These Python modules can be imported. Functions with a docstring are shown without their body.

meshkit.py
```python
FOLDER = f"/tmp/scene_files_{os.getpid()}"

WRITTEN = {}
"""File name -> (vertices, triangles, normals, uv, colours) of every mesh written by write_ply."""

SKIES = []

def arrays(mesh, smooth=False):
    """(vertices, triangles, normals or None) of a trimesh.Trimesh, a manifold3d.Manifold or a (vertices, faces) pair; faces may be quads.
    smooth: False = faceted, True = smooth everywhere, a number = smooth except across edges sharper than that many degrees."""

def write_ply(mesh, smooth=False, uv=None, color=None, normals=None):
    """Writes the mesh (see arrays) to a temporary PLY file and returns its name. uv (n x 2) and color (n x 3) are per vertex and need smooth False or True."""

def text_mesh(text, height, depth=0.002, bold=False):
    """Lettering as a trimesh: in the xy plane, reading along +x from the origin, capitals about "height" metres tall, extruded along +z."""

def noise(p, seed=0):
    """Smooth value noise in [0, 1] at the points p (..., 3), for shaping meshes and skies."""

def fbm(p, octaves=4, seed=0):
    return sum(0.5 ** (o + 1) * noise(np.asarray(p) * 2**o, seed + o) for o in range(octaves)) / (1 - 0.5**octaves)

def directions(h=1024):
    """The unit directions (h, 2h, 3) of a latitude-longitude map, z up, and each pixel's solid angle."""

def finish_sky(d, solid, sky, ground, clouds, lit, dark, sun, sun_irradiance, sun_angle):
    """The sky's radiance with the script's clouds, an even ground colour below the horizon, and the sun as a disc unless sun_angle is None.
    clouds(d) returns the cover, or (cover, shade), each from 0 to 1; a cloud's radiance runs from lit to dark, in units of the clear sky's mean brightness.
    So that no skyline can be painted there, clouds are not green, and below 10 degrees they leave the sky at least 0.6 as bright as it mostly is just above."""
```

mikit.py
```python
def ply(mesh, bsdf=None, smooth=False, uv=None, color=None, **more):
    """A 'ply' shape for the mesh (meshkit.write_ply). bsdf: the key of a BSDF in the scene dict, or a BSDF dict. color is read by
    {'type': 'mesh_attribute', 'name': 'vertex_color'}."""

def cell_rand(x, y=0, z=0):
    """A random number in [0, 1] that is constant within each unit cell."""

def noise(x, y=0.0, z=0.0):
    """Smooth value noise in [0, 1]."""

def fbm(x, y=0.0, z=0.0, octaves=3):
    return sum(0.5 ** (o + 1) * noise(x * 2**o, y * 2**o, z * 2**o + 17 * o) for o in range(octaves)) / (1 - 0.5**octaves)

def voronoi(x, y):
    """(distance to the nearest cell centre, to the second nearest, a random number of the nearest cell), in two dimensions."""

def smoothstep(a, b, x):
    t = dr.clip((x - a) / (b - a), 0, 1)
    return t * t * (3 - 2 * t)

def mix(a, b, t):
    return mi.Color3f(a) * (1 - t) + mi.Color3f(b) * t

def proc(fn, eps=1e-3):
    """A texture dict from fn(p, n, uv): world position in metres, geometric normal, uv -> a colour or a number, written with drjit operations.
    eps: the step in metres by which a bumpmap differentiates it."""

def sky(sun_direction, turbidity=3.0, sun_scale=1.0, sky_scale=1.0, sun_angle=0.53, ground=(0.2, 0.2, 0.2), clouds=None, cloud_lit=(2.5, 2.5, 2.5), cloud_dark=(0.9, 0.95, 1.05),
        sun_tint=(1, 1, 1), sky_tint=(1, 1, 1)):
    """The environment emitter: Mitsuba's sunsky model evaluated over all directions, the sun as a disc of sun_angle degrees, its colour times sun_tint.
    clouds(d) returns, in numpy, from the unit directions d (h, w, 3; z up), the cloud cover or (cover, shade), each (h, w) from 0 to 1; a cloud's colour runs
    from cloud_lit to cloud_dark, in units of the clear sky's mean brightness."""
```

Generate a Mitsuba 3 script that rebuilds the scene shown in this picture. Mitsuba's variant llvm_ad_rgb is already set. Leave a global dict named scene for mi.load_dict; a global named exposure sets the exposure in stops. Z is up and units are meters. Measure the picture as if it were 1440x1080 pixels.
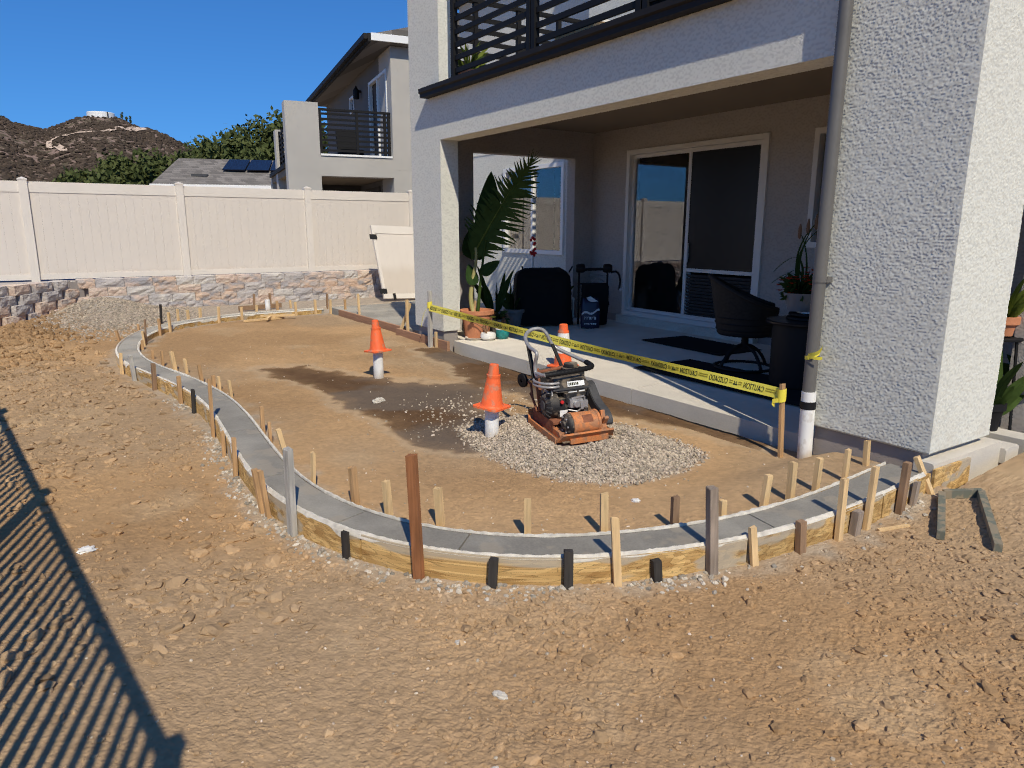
import math, random
import numpy as np, trimesh, shapely
import drjit as dr, mitsuba as mi, mikit, meshkit
from shapely.geometry import Polygon, LineString
T = mi.ScalarTransform4f
rng = np.random.default_rng(7)
random.seed(7)

# ---------------------------------------------------------------- camera, sky, exposure
EYE = np.array([0.0, 0.0, 1.48])
FWD = np.array([-0.8154, 0.5376, -0.2147])
UPV = np.array([-0.1809, 0.1161, 0.9766])
exposure = 1.3
SUN = (0.682, -0.229, 0.693)
scene, labels = {}, {}
scene['camera'] = {'type': 'perspective', 'fov': 71.62, 'fov_axis': 'x', 'near_clip': 0.05, 'far_clip': 6000.0,
                   'to_world': T().look_at(origin=EYE.tolist(), target=(EYE + FWD).tolist(), up=UPV.tolist())}
scene['sky'] = mikit.sky(SUN, turbidity=2.6, ground=(0.22, 0.17, 0.12), sky_tint=(0.33, 0.82, 1.46), sun_tint=(1.05, 1.16, 1.29))

# ---------------------------------------------------------------- registering things and parts
def numbered(name):
    if name not in scene and name not in labels and not any(k.startswith(name + '__') for k in scene):
        return name
    i = 1
    while True:
        k = '%s_%03d' % (name, i)
        if k not in scene and k not in labels and not any(q.startswith(k + '__') for q in scene):
            return k
        i += 1

def thing(name, label, cat, group=None):
    k = numbered(name)
    labels[k] = {'label': label, 'category': cat}
    if group: labels[k]['group'] = group
    return k

_count = {}
def part(parent, name, mesh, mat, smooth=False, **kw):
    base = parent + '__' + name
    n = _count.get(base, 0)
    _count[base] = n + 1
    k = base if n == 0 else '%s_%03d' % (base, n)
    lab = kw.pop('label', None); kind = kw.pop('kind', None)
    scene[k] = mesh if isinstance(mesh, dict) else mikit.ply(mesh, mat, smooth=smooth, **kw)
    if lab or kind:
        labels[k] = {}
        if lab: labels[k]['label'] = lab
        if kind: labels[k]['kind'] = kind
    return k

def solo(name, label, cat, mesh, mat, smooth=False, group=None, kind=None, **kw):
    k = numbered(name)
    scene[k] = mikit.ply(mesh, mat, smooth=smooth, **kw)
    labels[k] = {'label': label}
    if cat: labels[k]['category'] = cat
    if group: labels[k]['group'] = group
    if kind: labels[k]['kind'] = kind
    return k

def struct(name, mesh, mat, smooth=False, **kw):
    k = numbered(name)
    if mesh is not None: scene[k] = mikit.ply(mesh, mat, smooth=smooth, **kw)
    labels[k] = {'kind': 'structure', 'label': kw.get('label', name.replace('_', ' '))} if False else {'kind': 'structure'}
    return k

# ---------------------------------------------------------------- mesh helpers
def TM(v, f): return trimesh.Trimesh(np.asarray(v, float), np.asarray(f, int), process=False)
def cat(*ms):
    ms = [m for m in (ms[0] if len(ms) == 1 and isinstance(ms[0], (list, tuple)) else ms)]
    return trimesh.util.concatenate(ms)
_UB = {}
def bevel_box(sx, sy, sz, b=0.0):
    if b <= 0:
        return trimesh.creation.box((sx, sy, sz))
    b = min(b, sx * .45, sy * .45, sz * .45)
    pts = []
    for i in (-1, 1):
        for j in (-1, 1):
            for k in (-1, 1):
                x, y, z = i * sx / 2, j * sy / 2, k * sz / 2
                pts += [(x - i * b, y, z), (x, y - j * b, z), (x, y, z - k * b)]
    # faces worked out on a unit pattern once
    key = 'f'
    if key not in _UB:
        q = []
        for i in (-1, 1):
            for j in (-1, 1):
                for k in (-1, 1):
                    q += [(i * .7, j, k), (i, j * .7, k), (i, j, k * .7)]
        h = trimesh.convex.convex_hull(np.array(q, float))
        q = np.array(q, float)
        idx = [int(np.argmin(((q - v) ** 2).sum(1))) for v in h.vertices]
        _UB[key] = np.array(idx)[h.faces]
    return TM(pts, _UB[key])
def box(x0, x1, y0, y1, z0, z1, b=0.0):
    m = bevel_box(abs(x1 - x0), abs(y1 - y0), abs(z1 - z0), b)
    m.apply_translation(((x0 + x1) / 2, (y0 + y1) / 2, (z0 + z1) / 2)); return m
def frame_from(d, up=(0, 0, 1)):
    d = np.asarray(d, float); d = d / np.linalg.norm(d)
    a = np.cross(up, d)
    if np.linalg.norm(a) < 1e-6: a = np.cross((1, 0, 0), d)
    a /= np.linalg.norm(a); b = np.cross(d, a)
    return a, b, d
def beam(p, q, wa, wb, b=0.0, up=(0, 0, 1)):
    """a square bar from p to q, wa across, wb along up"""
    p, q = np.asarray(p, float), np.asarray(q, float)
    a, c, d = frame_from(q - p, up)
    m = bevel_box(wa, wb, np.linalg.norm(q - p), b)
    v = m.vertices
    return TM((p + q) / 2 + v[:, :1] * a + v[:, 1:2] * c + v[:, 2:] * d, m.faces)
def tube(pts, r, n=8, closed=False, cap=True):
    p = np.asarray(pts, float); m = len(p)
    r = np.broadcast_to(np.asarray(r, float), (m,))
    t = np.gradient(p, axis=0) if not closed else np.roll(p, -1, 0) - np.roll(p, 1, 0)
    t /= np.linalg.norm(t, axis=1, keepdims=True) + 1e-12
    a = np.cross(t[0], (0, 0, 1) if abs(t[0][2]) < .9 else (1, 0, 0)); a /= np.linalg.norm(a)
    A = []
    for k in range(m):
        a = a - t[k] * (a @ t[k]); a /= np.linalg.norm(a); A.append(a)
    A = np.array(A); B = np.cross(t, A)
    an = np.arange(n) * 2 * np.pi / n
    v = (p[:, None] + r[:, None, None] * (np.cos(an)[None, :, None] * A[:, None] + np.sin(an)[None, :, None] * B[:, None])).reshape(-1, 3)
    f = []
    mm = m if closed else m - 1
    for i in range(mm):
        j = (i + 1) % m
        for k in range(n):
            l = (k + 1) % n
            f += [(i * n + k, i * n + l, j * n + l), (i * n + k, j * n + l, j * n + k)]
    if cap and not closed:
        v = np.vstack([v, p[:1], p[-1:]]); c0, c1 = len(v) - 2, len(v) - 1
        for k in range(n):
            l = (k + 1) % n
            f += [(c0, l, k), (c1, (m - 1) * n + k, (m - 1) * n + l)]
    return TM(v, f)
def lathe(prof, n=24, c=(0, 0, 0), axis=(0, 0, 1)):
    """prof: (r, h) list"""
    pr = np.asarray(prof, float); m = len(pr); an = np.arange(n) * 2 * np.pi / n
    a, b, d = frame_from(axis, (0, 1, 0) if abs(axis[2]) > .9 else (0, 0, 1))
    v = (np.asarray(c, float) + pr[:, None, :1] * (np.cos(an)[None, :, None] * a + np.sin(an)[None, :, None] * b) + pr[:, None, 1:] * d).reshape(-1, 3)
    f = []
    for i in range(m - 1):
        for k in range(n):
            l = (k + 1) % n
            f += [(i * n + k, i * n + l, (i + 1) * n + l), (i * n + k, (i + 1) * n + l, (i + 1) * n + k)]
    return TM(v, f)
def disc_cyl(c, axis, r, h, n=24, b=0.004):
    return lathe([(0, 0), (r - b, 0), (r, b), (r, h - b), (r - b, h), (0, h)], n, c, axis)
def prism(poly, z0, z1):
    m = trimesh.creation.extrude_polygon(poly, z1 - z0, engine='earcut'); m.apply_translation((0, 0, z0)); return m
def panel(poly, org, eu, ev, en, t):
    """2-D polygon (u, v) as a slab of thickness t along en"""
    m = trimesh.creation.extrude_polygon(poly, t, engine='earcut')
    eu, ev, en = (np.asarray(e, float) for e in (eu, ev, en))
    v = m.vertices
    w = TM(np.asarray(org, float) + v[:, :1] * eu + v[:, 1:2] * ev + v[:, 2:] * en, m.faces)
    if np.cross(eu, ev) @ en < 0: w.invert()
    return w
def rect(a, b, c, d): return shapely.box(a, c, b, d)
def spline(pts, n):
    from scipy.interpolate import CubicSpline
    p = np.asarray(pts, float); s = np.r_[0, np.cumsum(np.linalg.norm(np.diff(p, axis=0), axis=1))]
    return CubicSpline(s, p)(np.linspace(0, s[-1], n))
def smooth01(a, b, x):
    t = np.clip((x - a) / (b - a), 0, 1); return t * t * (3 - 2 * t)
def n2(x, y, s, seed=0, octv=3):
    return meshkit.fbm(np.stack([x * s, y * s, np.zeros_like(x) + 3.7 * seed], -1), octv, seed)
ICO = [trimesh.creation.icosphere(subdivisions=i) for i in range(3)]
def rocks(P, S, sub=0, flat=(.45, .9), seed=1, sink=.25):
    """many little stones: centres P, sizes S; one vertex array"""
    g = np.random.default_rng(seed); V0, F0 = ICO[sub].vertices, ICO[sub].faces
    n = len(P); k = len(V0)
    sc = np.stack([g.uniform(.75, 1.3, n), g.uniform(.6, 1.0, n), g.uniform(*flat, n)], -1)
    an = g.uniform(0, 2 * np.pi, n); c, s = np.cos(an), np.sin(an)
    v = V0[None] * (1 + g.uniform(-.28, .28, (n, k, 1)))
    v = v * sc[:, None] * np.asarray(S)[:, None, None]
    tl = g.uniform(-.35, .35, (n, 1))
    v[..., 2] += v[..., 0] * tl
    x = v[..., 0] * c[:, None] - v[..., 1] * s[:, None]; y = v[..., 0] * s[:, None] + v[..., 1] * c[:, None]
    v = np.stack([x, y, v[..., 2]], -1) + np.asarray(P)[:, None]
    v[..., 2] += (np.asarray(S) * sc[:, 2] * (1 - 2 * sink))[:, None] * .5
    f = (F0[None] + (np.arange(n) * k)[:, None, None]).reshape(-1, 3)
    return TM(v.reshape(-1, 3), f), k
def ring_word(i):
    return ['first', 'second', 'third', 'fourth', 'fifth', 'sixth', 'seventh', 'eighth', 'ninth', 'tenth', 'eleventh', 'twelfth', 'thirteenth', 'fourteenth',
            'fifteenth', 'sixteenth', 'seventeenth', 'eighteenth', 'nineteenth', 'twentieth', 'twenty-first', 'twenty-second', 'twenty-third', 'twenty-fourth',
            'twenty-fifth', 'twenty-sixth', 'twenty-seventh', 'twenty-eighth'][i]

# ---------------------------------------------------------------- materials
C3 = mi.Color3f
def pr(color, rough=.6, metal=0.0, spec=.4, **kw):
    col = color if isinstance(color, dict) else {'type': 'rgb', 'value': list(color)}
    return {'type': 'twosided', 'b': {'type': 'principled', 'base_color': col, 'roughness': rough, 'metallic': metal, 'specular': spec, **kw}}
def bumped(inner, fn, scale, eps=1e-3):
    inner = inner['b'] if inner['type'] == 'twosided' else inner
    return {'type': 'twosided', 'b': {'type': 'bumpmap', 'arbitrary': mikit.proc(fn, eps), 'scale': scale, 'bsdf': inner}}
def tint(base, var=.12, s=9.0, stretch=(1, 1, 1), oct=3):
    def fn(p, n, uv):
        k = mikit.fbm(p.x * s * stretch[0], p.y * s * stretch[1], p.z * s * stretch[2], oct)
        return C3(base) * (1 - var + 2 * var * k)
    return mikit.proc(fn)
F_, N_, SS, MX = mikit.fbm, mikit.noise, mikit.smoothstep, mikit.mix

def stucco_h(p, n, uv):
    a = N_(p.x * 112, p.y * 112, p.z * 112); b = N_(p.x * 240 + 5, p.y * 240, p.z * 240)
    return SS(.3, .8, a) * .75 + b * .25
def stucco_c(base):
    def fn(p, n, uv):
        k = F_(p.x * 1.3, p.y * 1.3, p.z * .7, 2); g = N_(p.x * 62, p.y * 62, p.z * 62); q = N_(p.x * 27, p.y * 27, p.z * 27); d = SS(.55, .2, p.z + .25 * k) * SS(.45, .6, F_(p.x * 5, p.y * 5, p.z * 8, 3))
        return MX(C3(base) * (.84 + .12 * k + .14 * SS(.2, .6, g) + .05 * q), (.45, .37, .28), .35 * d)
    return mikit.proc(fn)
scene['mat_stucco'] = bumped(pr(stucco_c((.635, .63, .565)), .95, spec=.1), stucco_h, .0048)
scene['mat_stucco_near'] = pr(stucco_c((.60, .60, .54)), .95, spec=.1)
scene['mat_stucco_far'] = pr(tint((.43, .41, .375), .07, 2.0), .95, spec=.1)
def conc_c(base, streak=0.0, s=6.0):
    def fn(p, n, uv):
        k = F_(p.x * s, p.y * s, p.z * s, 3); g = N_(p.x * 160, p.y * 160, p.z * 160); w = F_(p.x * 1.1 + 4, p.y * 1.1, 1.0, 2)
        return C3(base) * (.80 + .22 * k + .12 * g + .14 * w)
    return mikit.proc(fn)
def grit(p, n, uv): return N_(p.x * 210, p.y * 210, p.z * 210) * .6 + N_(p.x * 80, p.y * 80, p.z * 80) * .4
scene['mat_slab'] = bumped(pr(conc_c((.53, .49, .42)), .9, spec=.15), grit, .0010)
scene['mat_footing'] = bumped(pr(conc_c((.30, .27, .25)), .95, spec=.1), grit, .003)
def wetc(p, n, uv):
    k = F_(p.x * 7, p.y * 7, 0.0, 3); g = N_(p.x * 140, p.y * 140, 0.0); w = SS(.35, .65, F_(p.x * 2.3, p.y * 2.3, 9.0, 3)); s = N_(p.x * 30, p.y * 30, 1.0); d = SS(.60, .70, F_(p.x * 9 + 3, p.y * 9, 4.0, 3))
    return MX(MX((.185, .172, .148), (.37, .345, .29), .22 * g + .30 * k + .42 * w + .12 * (s - .5)), (.34, .29, .22), .5 * d)
scene['mat_strip'] = bumped(pr(mikit.proc(wetc), .75, spec=.3), grit, .0008)
scene['mat_slurry'] = bumped(pr(tint((.60, .56, .48), .3, 40.0), .95, spec=.1), grit, .003)
scene['mat_crumb'] = pr(tint((.45, .44, .40), .3, 30.0), .95, spec=.1)
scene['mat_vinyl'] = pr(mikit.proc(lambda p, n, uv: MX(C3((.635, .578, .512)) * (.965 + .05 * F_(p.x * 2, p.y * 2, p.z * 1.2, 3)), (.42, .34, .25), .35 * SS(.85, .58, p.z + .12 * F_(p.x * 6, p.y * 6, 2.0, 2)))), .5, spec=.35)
scene['mat_vinyl_rail'] = pr(tint((.665, .612, .545), .05, 3.0), .5, spec=.35)
scene['mat_white'] = pr((.78, .78, .76), .4, spec=.4)
scene['mat_pvc'] = pr(mikit.proc(lambda p, n, uv: MX(C3((.79, .79, .77)) * (.92 + .1 * N_(p.x * 20, p.y * 20, p.z * 9)), (.38, .28, .18), SS(.16, .0, p.z + .09 * F_(p.x * 25, p.y * 25, p.z * 14, 3)) * .8 + .25 * SS(.56, .7, F_(p.x * 30, p.y * 30, p.z * 18, 3)))), .4, spec=.4)
scene['mat_frame'] = pr((.70, .69, .66), .45, spec=.4)
scene['mat_bronze'] = pr((.017, .015, .014), .6, spec=.2)
scene['mat_rail'] = pr((.010, .010, .011), .6, spec=.18)
scene['mat_black'] = pr((.010, .010, .011), .6, spec=.25)
scene['mat_blackgloss'] = pr((.012, .012, .013), .3, spec=.35)
scene['mat_wicker'] = pr(tint((.022, .020, .018), .4, 60.0), .7, spec=.2)
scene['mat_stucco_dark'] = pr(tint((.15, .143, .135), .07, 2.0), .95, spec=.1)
scene['mat_darkgrey'] = pr(tint((.06, .06, .062), .35, 25.0), .6, spec=.4)
scene['mat_fabric'] = pr(tint((.013, .0135, .015), .25, 60.0), .9, spec=.15)
scene['mat_downspout'] = pr(tint((.125, .12, .113), .12, 8.0), .45, spec=.4)
scene['mat_glass'] = {'type': 'thindielectric', 'int_ior': 1.75}
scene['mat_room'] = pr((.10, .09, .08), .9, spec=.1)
scene['mat_ceiling'] = pr(tint((.21, .175, .135), .04, 2.0), .95, spec=.1)  # darkened to deepen the shade under the roof
scene['mat_patio_wall'] = bumped(pr(stucco_c((.42, .39, .36)), .95, spec=.1), stucco_h, .0030)  # outer stucco made darker, patio shade put into the colour
scene['mat_screen'] = pr((.012, .013, .015), .35, spec=.35)
scene['mat_curtain'] = pr(tint((.20, .17, .13), .3, 14.0, (1, 1, .05)), .9, spec=.1)
def wood(base, var=.3, knots=.25):
    def fn(p, n, uv):
        g = N_(p.x * 150 + 3 * N_(p.x * 9, p.y * 9, p.z * 4), p.y * 150, p.z * 7); k = F_(p.x * 11, p.y * 11, p.z * 9, 2); c = N_(p.x * 2.7, p.y * 2.7, 4.0)
        return C3(base) * (1 - var + var * (g + .9 * k) + knots * (c - .5))
    return mikit.proc(fn)
for nm, col, vr in (('pale', (.64, .45, .235), .25), ('tan', (.47, .29, .145), .35), ('brown', (.26, .165, .10), .4), ('red', (.27, .115, .05), .5),
                    ('grey', (.42, .40, .36), .45), ('dark', (.045, .04, .036), .5), ('weathered', (.30, .24, .19), .5)):
    scene['mat_wood_' + nm] = pr(wood(col, vr), .8, spec=.2)
scene['mat_timber'] = pr(tint((.34, .19, .115), .3, 14.0, (.4, 4, 4)), .8, spec=.2)
def osb(p, n, uv):
    t = p.x - p.y
    f1, s1, r1 = mikit.voronoi(t * 26 + N_(t * 30, p.z * 40) * 1.2, p.z * 75)
    f2, s2, r2 = mikit.voronoi(t * 40 + 9 + p.z * 20, p.z * 40 + t * 13)
    k = F_(t * 3, p.z * 6, 2.0, 2)
    c = MX((.30, .165, .055), (.66, .45, .19), r1 * .6 + r2 * .4)
    c = c * (1 - .45 * SS(.12, .0, s1 - f1))
    mud = SS(.52, .66, F_(t * 7 + 3, p.z * 16, 5.0, 3))
    return MX(c * (.75 + .5 * k), (.40, .36, .29), mud * .75)
scene['mat_osb'] = pr(mikit.proc(osb), .8, spec=.2)
def block_c(a, b):
    def fn(p, n, uv):
        k = F_(p.x * 7 + p.z * 3, p.y * 7, p.z * 9, 3); g = N_(p.x * 90, p.y * 90, p.z * 90)
        return MX(a, b, SS(.32, .66, k)) * (.8 + .4 * g)
    return mikit.proc(fn)
def block_h(p, n, uv): return F_(p.x * 26, p.y * 26, p.z * 34, 4)
for i, (a, b) in enumerate((((.56, .41, .31), (.42, .37, .34)), ((.38, .355, .35), (.47, .43, .40)), ((.58, .48, .39), (.50, .38, .31)),
                            ((.32, .305, .31), (.53, .42, .35)), ((.54, .50, .45), (.43, .40, .38)), ((.58, .43, .32), (.30, .28, .28)))):
    scene['mat_block_%d' % i] = bumped(pr(block_c(a, b), .95, spec=.1), block_h, .030, 4e-3)
def scuffed(base, dust, lo, hi, s=30.0):
    def fn(p, n, uv):
        k = F_(p.x * s, p.y * s, p.z * s * .6, 3); g = N_(p.x * 6, p.y * 6, p.z * 9)
        return MX(C3(base) * (.88 + .24 * g), dust, SS(lo, hi, k + .18 * (g - .5)) * .6)
    return mikit.proc(fn)
scene['mat_orange'] = pr(scuffed((.86, .15, .045), (.42, .26, .17), .52, .72), .5, spec=.35)
scene['mat_compactor'] = pr(scuffed((.56, .205, .075), (.26, .17, .11), .40, .62, 24.0), .65, spec=.25)
scene['mat_rust'] = pr(tint((.25, .10, .055), .4, 30.0), .85, spec=.2)
def dusty(base):
    def fn(p, n, uv):
        k = F_(p.x * 25, p.y * 25, p.z * 25, 3)
        return MX(base, (.30, .24, .17), SS(.48, .75, k) * .6 + .25 * dr.clip(n.z, 0, 1))
    return mikit.proc(fn)
scene['mat_dustblack'] = pr(dusty((.018, .018, .02)), .6, spec=.35)
scene['mat_dustdeck'] = pr(dusty((.10, .07, .05)), .85, spec=.2)
scene['mat_steel'] = pr(tint((.42, .41, .40), .15, 30.0), .4, .55, spec=.5)
scene['mat_handle'] = pr(tint((.36, .35, .34), .2, 30.0), .4, .3, spec=.5)
scene['mat_red'] = pr((.55, .02, .02), .4)
scene['mat_redflower'] = pr(tint((.48, .06, .02), .4, 40.0), .8, spec=.1)
scene['mat_tape'] = {'type': 'twosided', 'b': {'type': 'principled', 'base_color': {'type': 'rgb', 'value': [.80, .69, .08]}, 'roughness': .3, 'specular': .5}}
scene['mat_olive'] = pr((.33, .27, .02), .4)
scene['mat_ink'] = pr((.035, .035, .01), .5)
scene['mat_terracotta'] = pr(tint((.50, .21, .11), .2, 14.0), .85, spec=.15)
scene['mat_teal'] = pr(tint((.02, .20, .19), .5, 40.0), .25, spec=.5)
scene['mat_potwhite'] = pr((.75, .74, .70), .4)
scene['mat_potgrey'] = pr((.20, .20, .20), .6)
scene['mat_navy'] = pr((.012, .016, .05), .35, spec=.5)
scene['mat_yellowbag'] = pr(tint((.42, .34, .12), .3, 30.0), .5)
def leaf_mat(base, k=.35):
    return {'type': 'principledthin', 'base_color': tint(base, .3, 14.0), 'roughness': .45, 'diff_trans': .5, 'spec_trans': 0.0, 'eta': 1.4}
scene['mat_leaf'] = leaf_mat((.065, .105, .028))
scene['mat_leafdark'] = leaf_mat((.035, .07, .022))
scene['mat_leafyellow'] = leaf_mat((.16, .20, .04))
scene['mat_stalk'] = pr(tint((.36, .33, .13), .25, 20.0, (1, 1, .2)), .7)
scene['mat_stem'] = pr((.20, .11, .06), .8)
scene['mat_bark'] = pr((.12, .08, .055), .9)
def tree_c(a, b):
    def fn(p, n, uv):
        return MX(a, b, N_(p.x * 1.1, p.y * 1.1, p.z * 1.1))
    return mikit.proc(fn)
scene['mat_tree'] = pr(mikit.proc(lambda p, n, uv: MX((.045, .065, .020), (.115, .13, .045), N_(p.x * .9, p.y * .9, p.z * .9))), .8, spec=.15)
def hill_c(p, n, uv):
    a = F_(p.x * .09, p.y * .09, p.z * .12, 3); f1, s1, r1 = mikit.voronoi(p.x * .28 + p.z * .2, p.y * .28); b = N_(p.x * .02, p.y * .02, p.z * .03)
    soil = MX((.205, .146, .12), (.135, .098, .082), a)
    return MX(soil, (.075, .062, .042), SS(.62, .30, f1) * SS(.3, .55, a + .25 * b))
scene['mat_hill'] = pr(mikit.proc(hill_c, .3), .95, spec=.05)
scene['mat_scrub'] = pr(mikit.proc(lambda p, n, uv: MX((.048, .038, .030), (.095, .070, .052), N_(p.x * .2, p.y * .2, p.z * .2))), .95, spec=.05)
scene['mat_road'] = pr((.42, .33, .26), .95, spec=.05)
def shingle(p, n, uv):
    r = dr.floor(p.z * 9.0); c = mikit.cell_rand(p.y * 3.2 + mikit.cell_rand(r) * 7, r, 0); e = p.z * 9.0 - r
    return C3((.175, .16, .145)) * (.7 + .5 * c) * (1 - .4 * SS(.25, .0, e))
scene['mat_shingle'] = pr(mikit.proc(shingle), .95, spec=.1)
scene['mat_solar'] = pr((.008, .010, .02), .35, spec=.25)
scene['mat_metalgreen'] = pr(scuffed((.15, .155, .12), (.33, .25, .16), .38, .58), .7, spec=.3)
def soil_h(p, n, uv): return N_(p.x * 240, p.y * 240, p.z * 240) * .35 + N_(p.x * 95, p.y * 95, p.z * 95) * .65
scene['mat_soil'] = bumped({'type': 'diffuse', 'reflectance': {'type': 'mesh_attribute', 'name': 'vertex_color'}}, soil_h, .0065)
scene['mat_clod'] = {'type': 'twosided', 'b': {'type': 'diffuse', 'reflectance': {'type': 'mesh_attribute', 'name': 'vertex_color'}}}
OUTER = [(-1.906,4.055,-1.992,4.014,0.223,'pale'),(-1.953,3.848,-1.946,3.852,0.138,'weathered'),(-1.949,3.709,-1.942,3.713,0.274,'brown'),(-1.910,3.398,-1.901,3.403,0.310,'pale'),(-1.954,3.302,-1.949,3.306,0.091,'weathered'),(-1.943,3.180,-1.944,3.179,0.285,'pale'),(-1.971,2.924,-1.979,2.918,0.112,'brown'),(-2.012,2.650,-2.030,2.636,0.130,'pale'),(-2.071,2.426,-2.089,2.410,0.354,'weathered'),(-2.150,2.168,-2.156,2.161,0.045,'dark'),(-2.192,1.993,-2.208,1.975,0.260,'pale'),(-2.272,1.791,-2.273,1.790,0.119,'dark'),(-2.508,1.573,-2.504,1.579,0.076,'dark'),(-2.704,1.303,-2.712,1.286,0.521,'red'),(-3.083,1.173,-3.083,1.172,0.081,'dark'),(-3.476,1.030,-3.474,1.035,0.398,'grey'),(-3.751,0.967,-3.757,0.942,0.210,'tan'),(-3.836,0.956,-3.842,0.932,0.192,'tan'),(-4.490,0.980,-4.488,0.987,0.196,'tan'),(-4.983,1.010,-4.983,1.012,0.112,'tan'),(-5.548,1.071,-5.546,1.079,0.378,'tan'),(-6.356,1.058,-6.355,1.067,0.141,'dark'),(-6.761,1.005,-6.761,1.008,0.193,'tan'),(-7.472,0.901,-7.471,0.910,0.205,'brown'),(-8.031,0.779,-8.033,0.763,0.213,'grey'),(-8.471,0.656,-8.471,0.655,0.081,'pale'),(-8.532,0.632,-8.531,0.643,0.164,'pale'),(-11.027,0.801,-11.029,0.779,0.094,'tan'),]
INNER = [(-2.258,4.080,-2.263,4.077,0.226,'pale'),(-2.192,3.752,-2.188,3.754,0.243,'pale'),(-2.203,3.493,-2.198,3.496,0.235,'pale'),(-2.220,3.288,-2.219,3.289,0.247,'pale'),(-2.246,3.100,-2.235,3.108,0.201,'pale'),(-2.292,2.827,-2.293,2.826,0.101,'pale'),(-2.342,2.528,-2.343,2.527,0.168,'brown'),(-2.478,2.181,-2.481,2.177,0.218,'pale'),(-2.653,1.843,-2.654,1.842,0.204,'pale'),(-3.004,1.550,-3.010,1.539,0.204,'pale'),(-3.231,1.369,-3.236,1.359,0.209,'pale'),(-3.491,1.289,-3.495,1.278,0.224,'tan'),(-3.876,1.179,-3.873,1.188,0.219,'pale'),(-4.318,1.172,-4.333,1.119,0.255,'pale'),(-4.926,1.219,-4.927,1.215,0.153,'tan'),(-5.171,1.206,-5.171,1.208,0.209,'tan'),(-6.507,1.297,-6.508,1.289,0.156,'pale'),(-6.877,1.273,-6.878,1.270,0.128,'pale'),(-7.030,1.253,-7.030,1.253,0.112,'tan'),(-7.310,1.199,-7.313,1.183,0.176,'tan'),(-7.888,1.155,-7.889,1.146,0.149,'pale'),(-8.093,1.077,-8.096,1.054,0.202,'pale'),(-8.388,0.998,-8.388,0.997,0.175,'tan'),(-8.909,0.966,-8.909,0.967,0.111,'tan'),(-9.723,0.910,-9.723,0.914,0.122,'tan'),(-10.031,0.923,-10.032,0.911,0.191,'pale'),(-10.125,0.908,-10.126,0.894,0.174,'tan'),]
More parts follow.
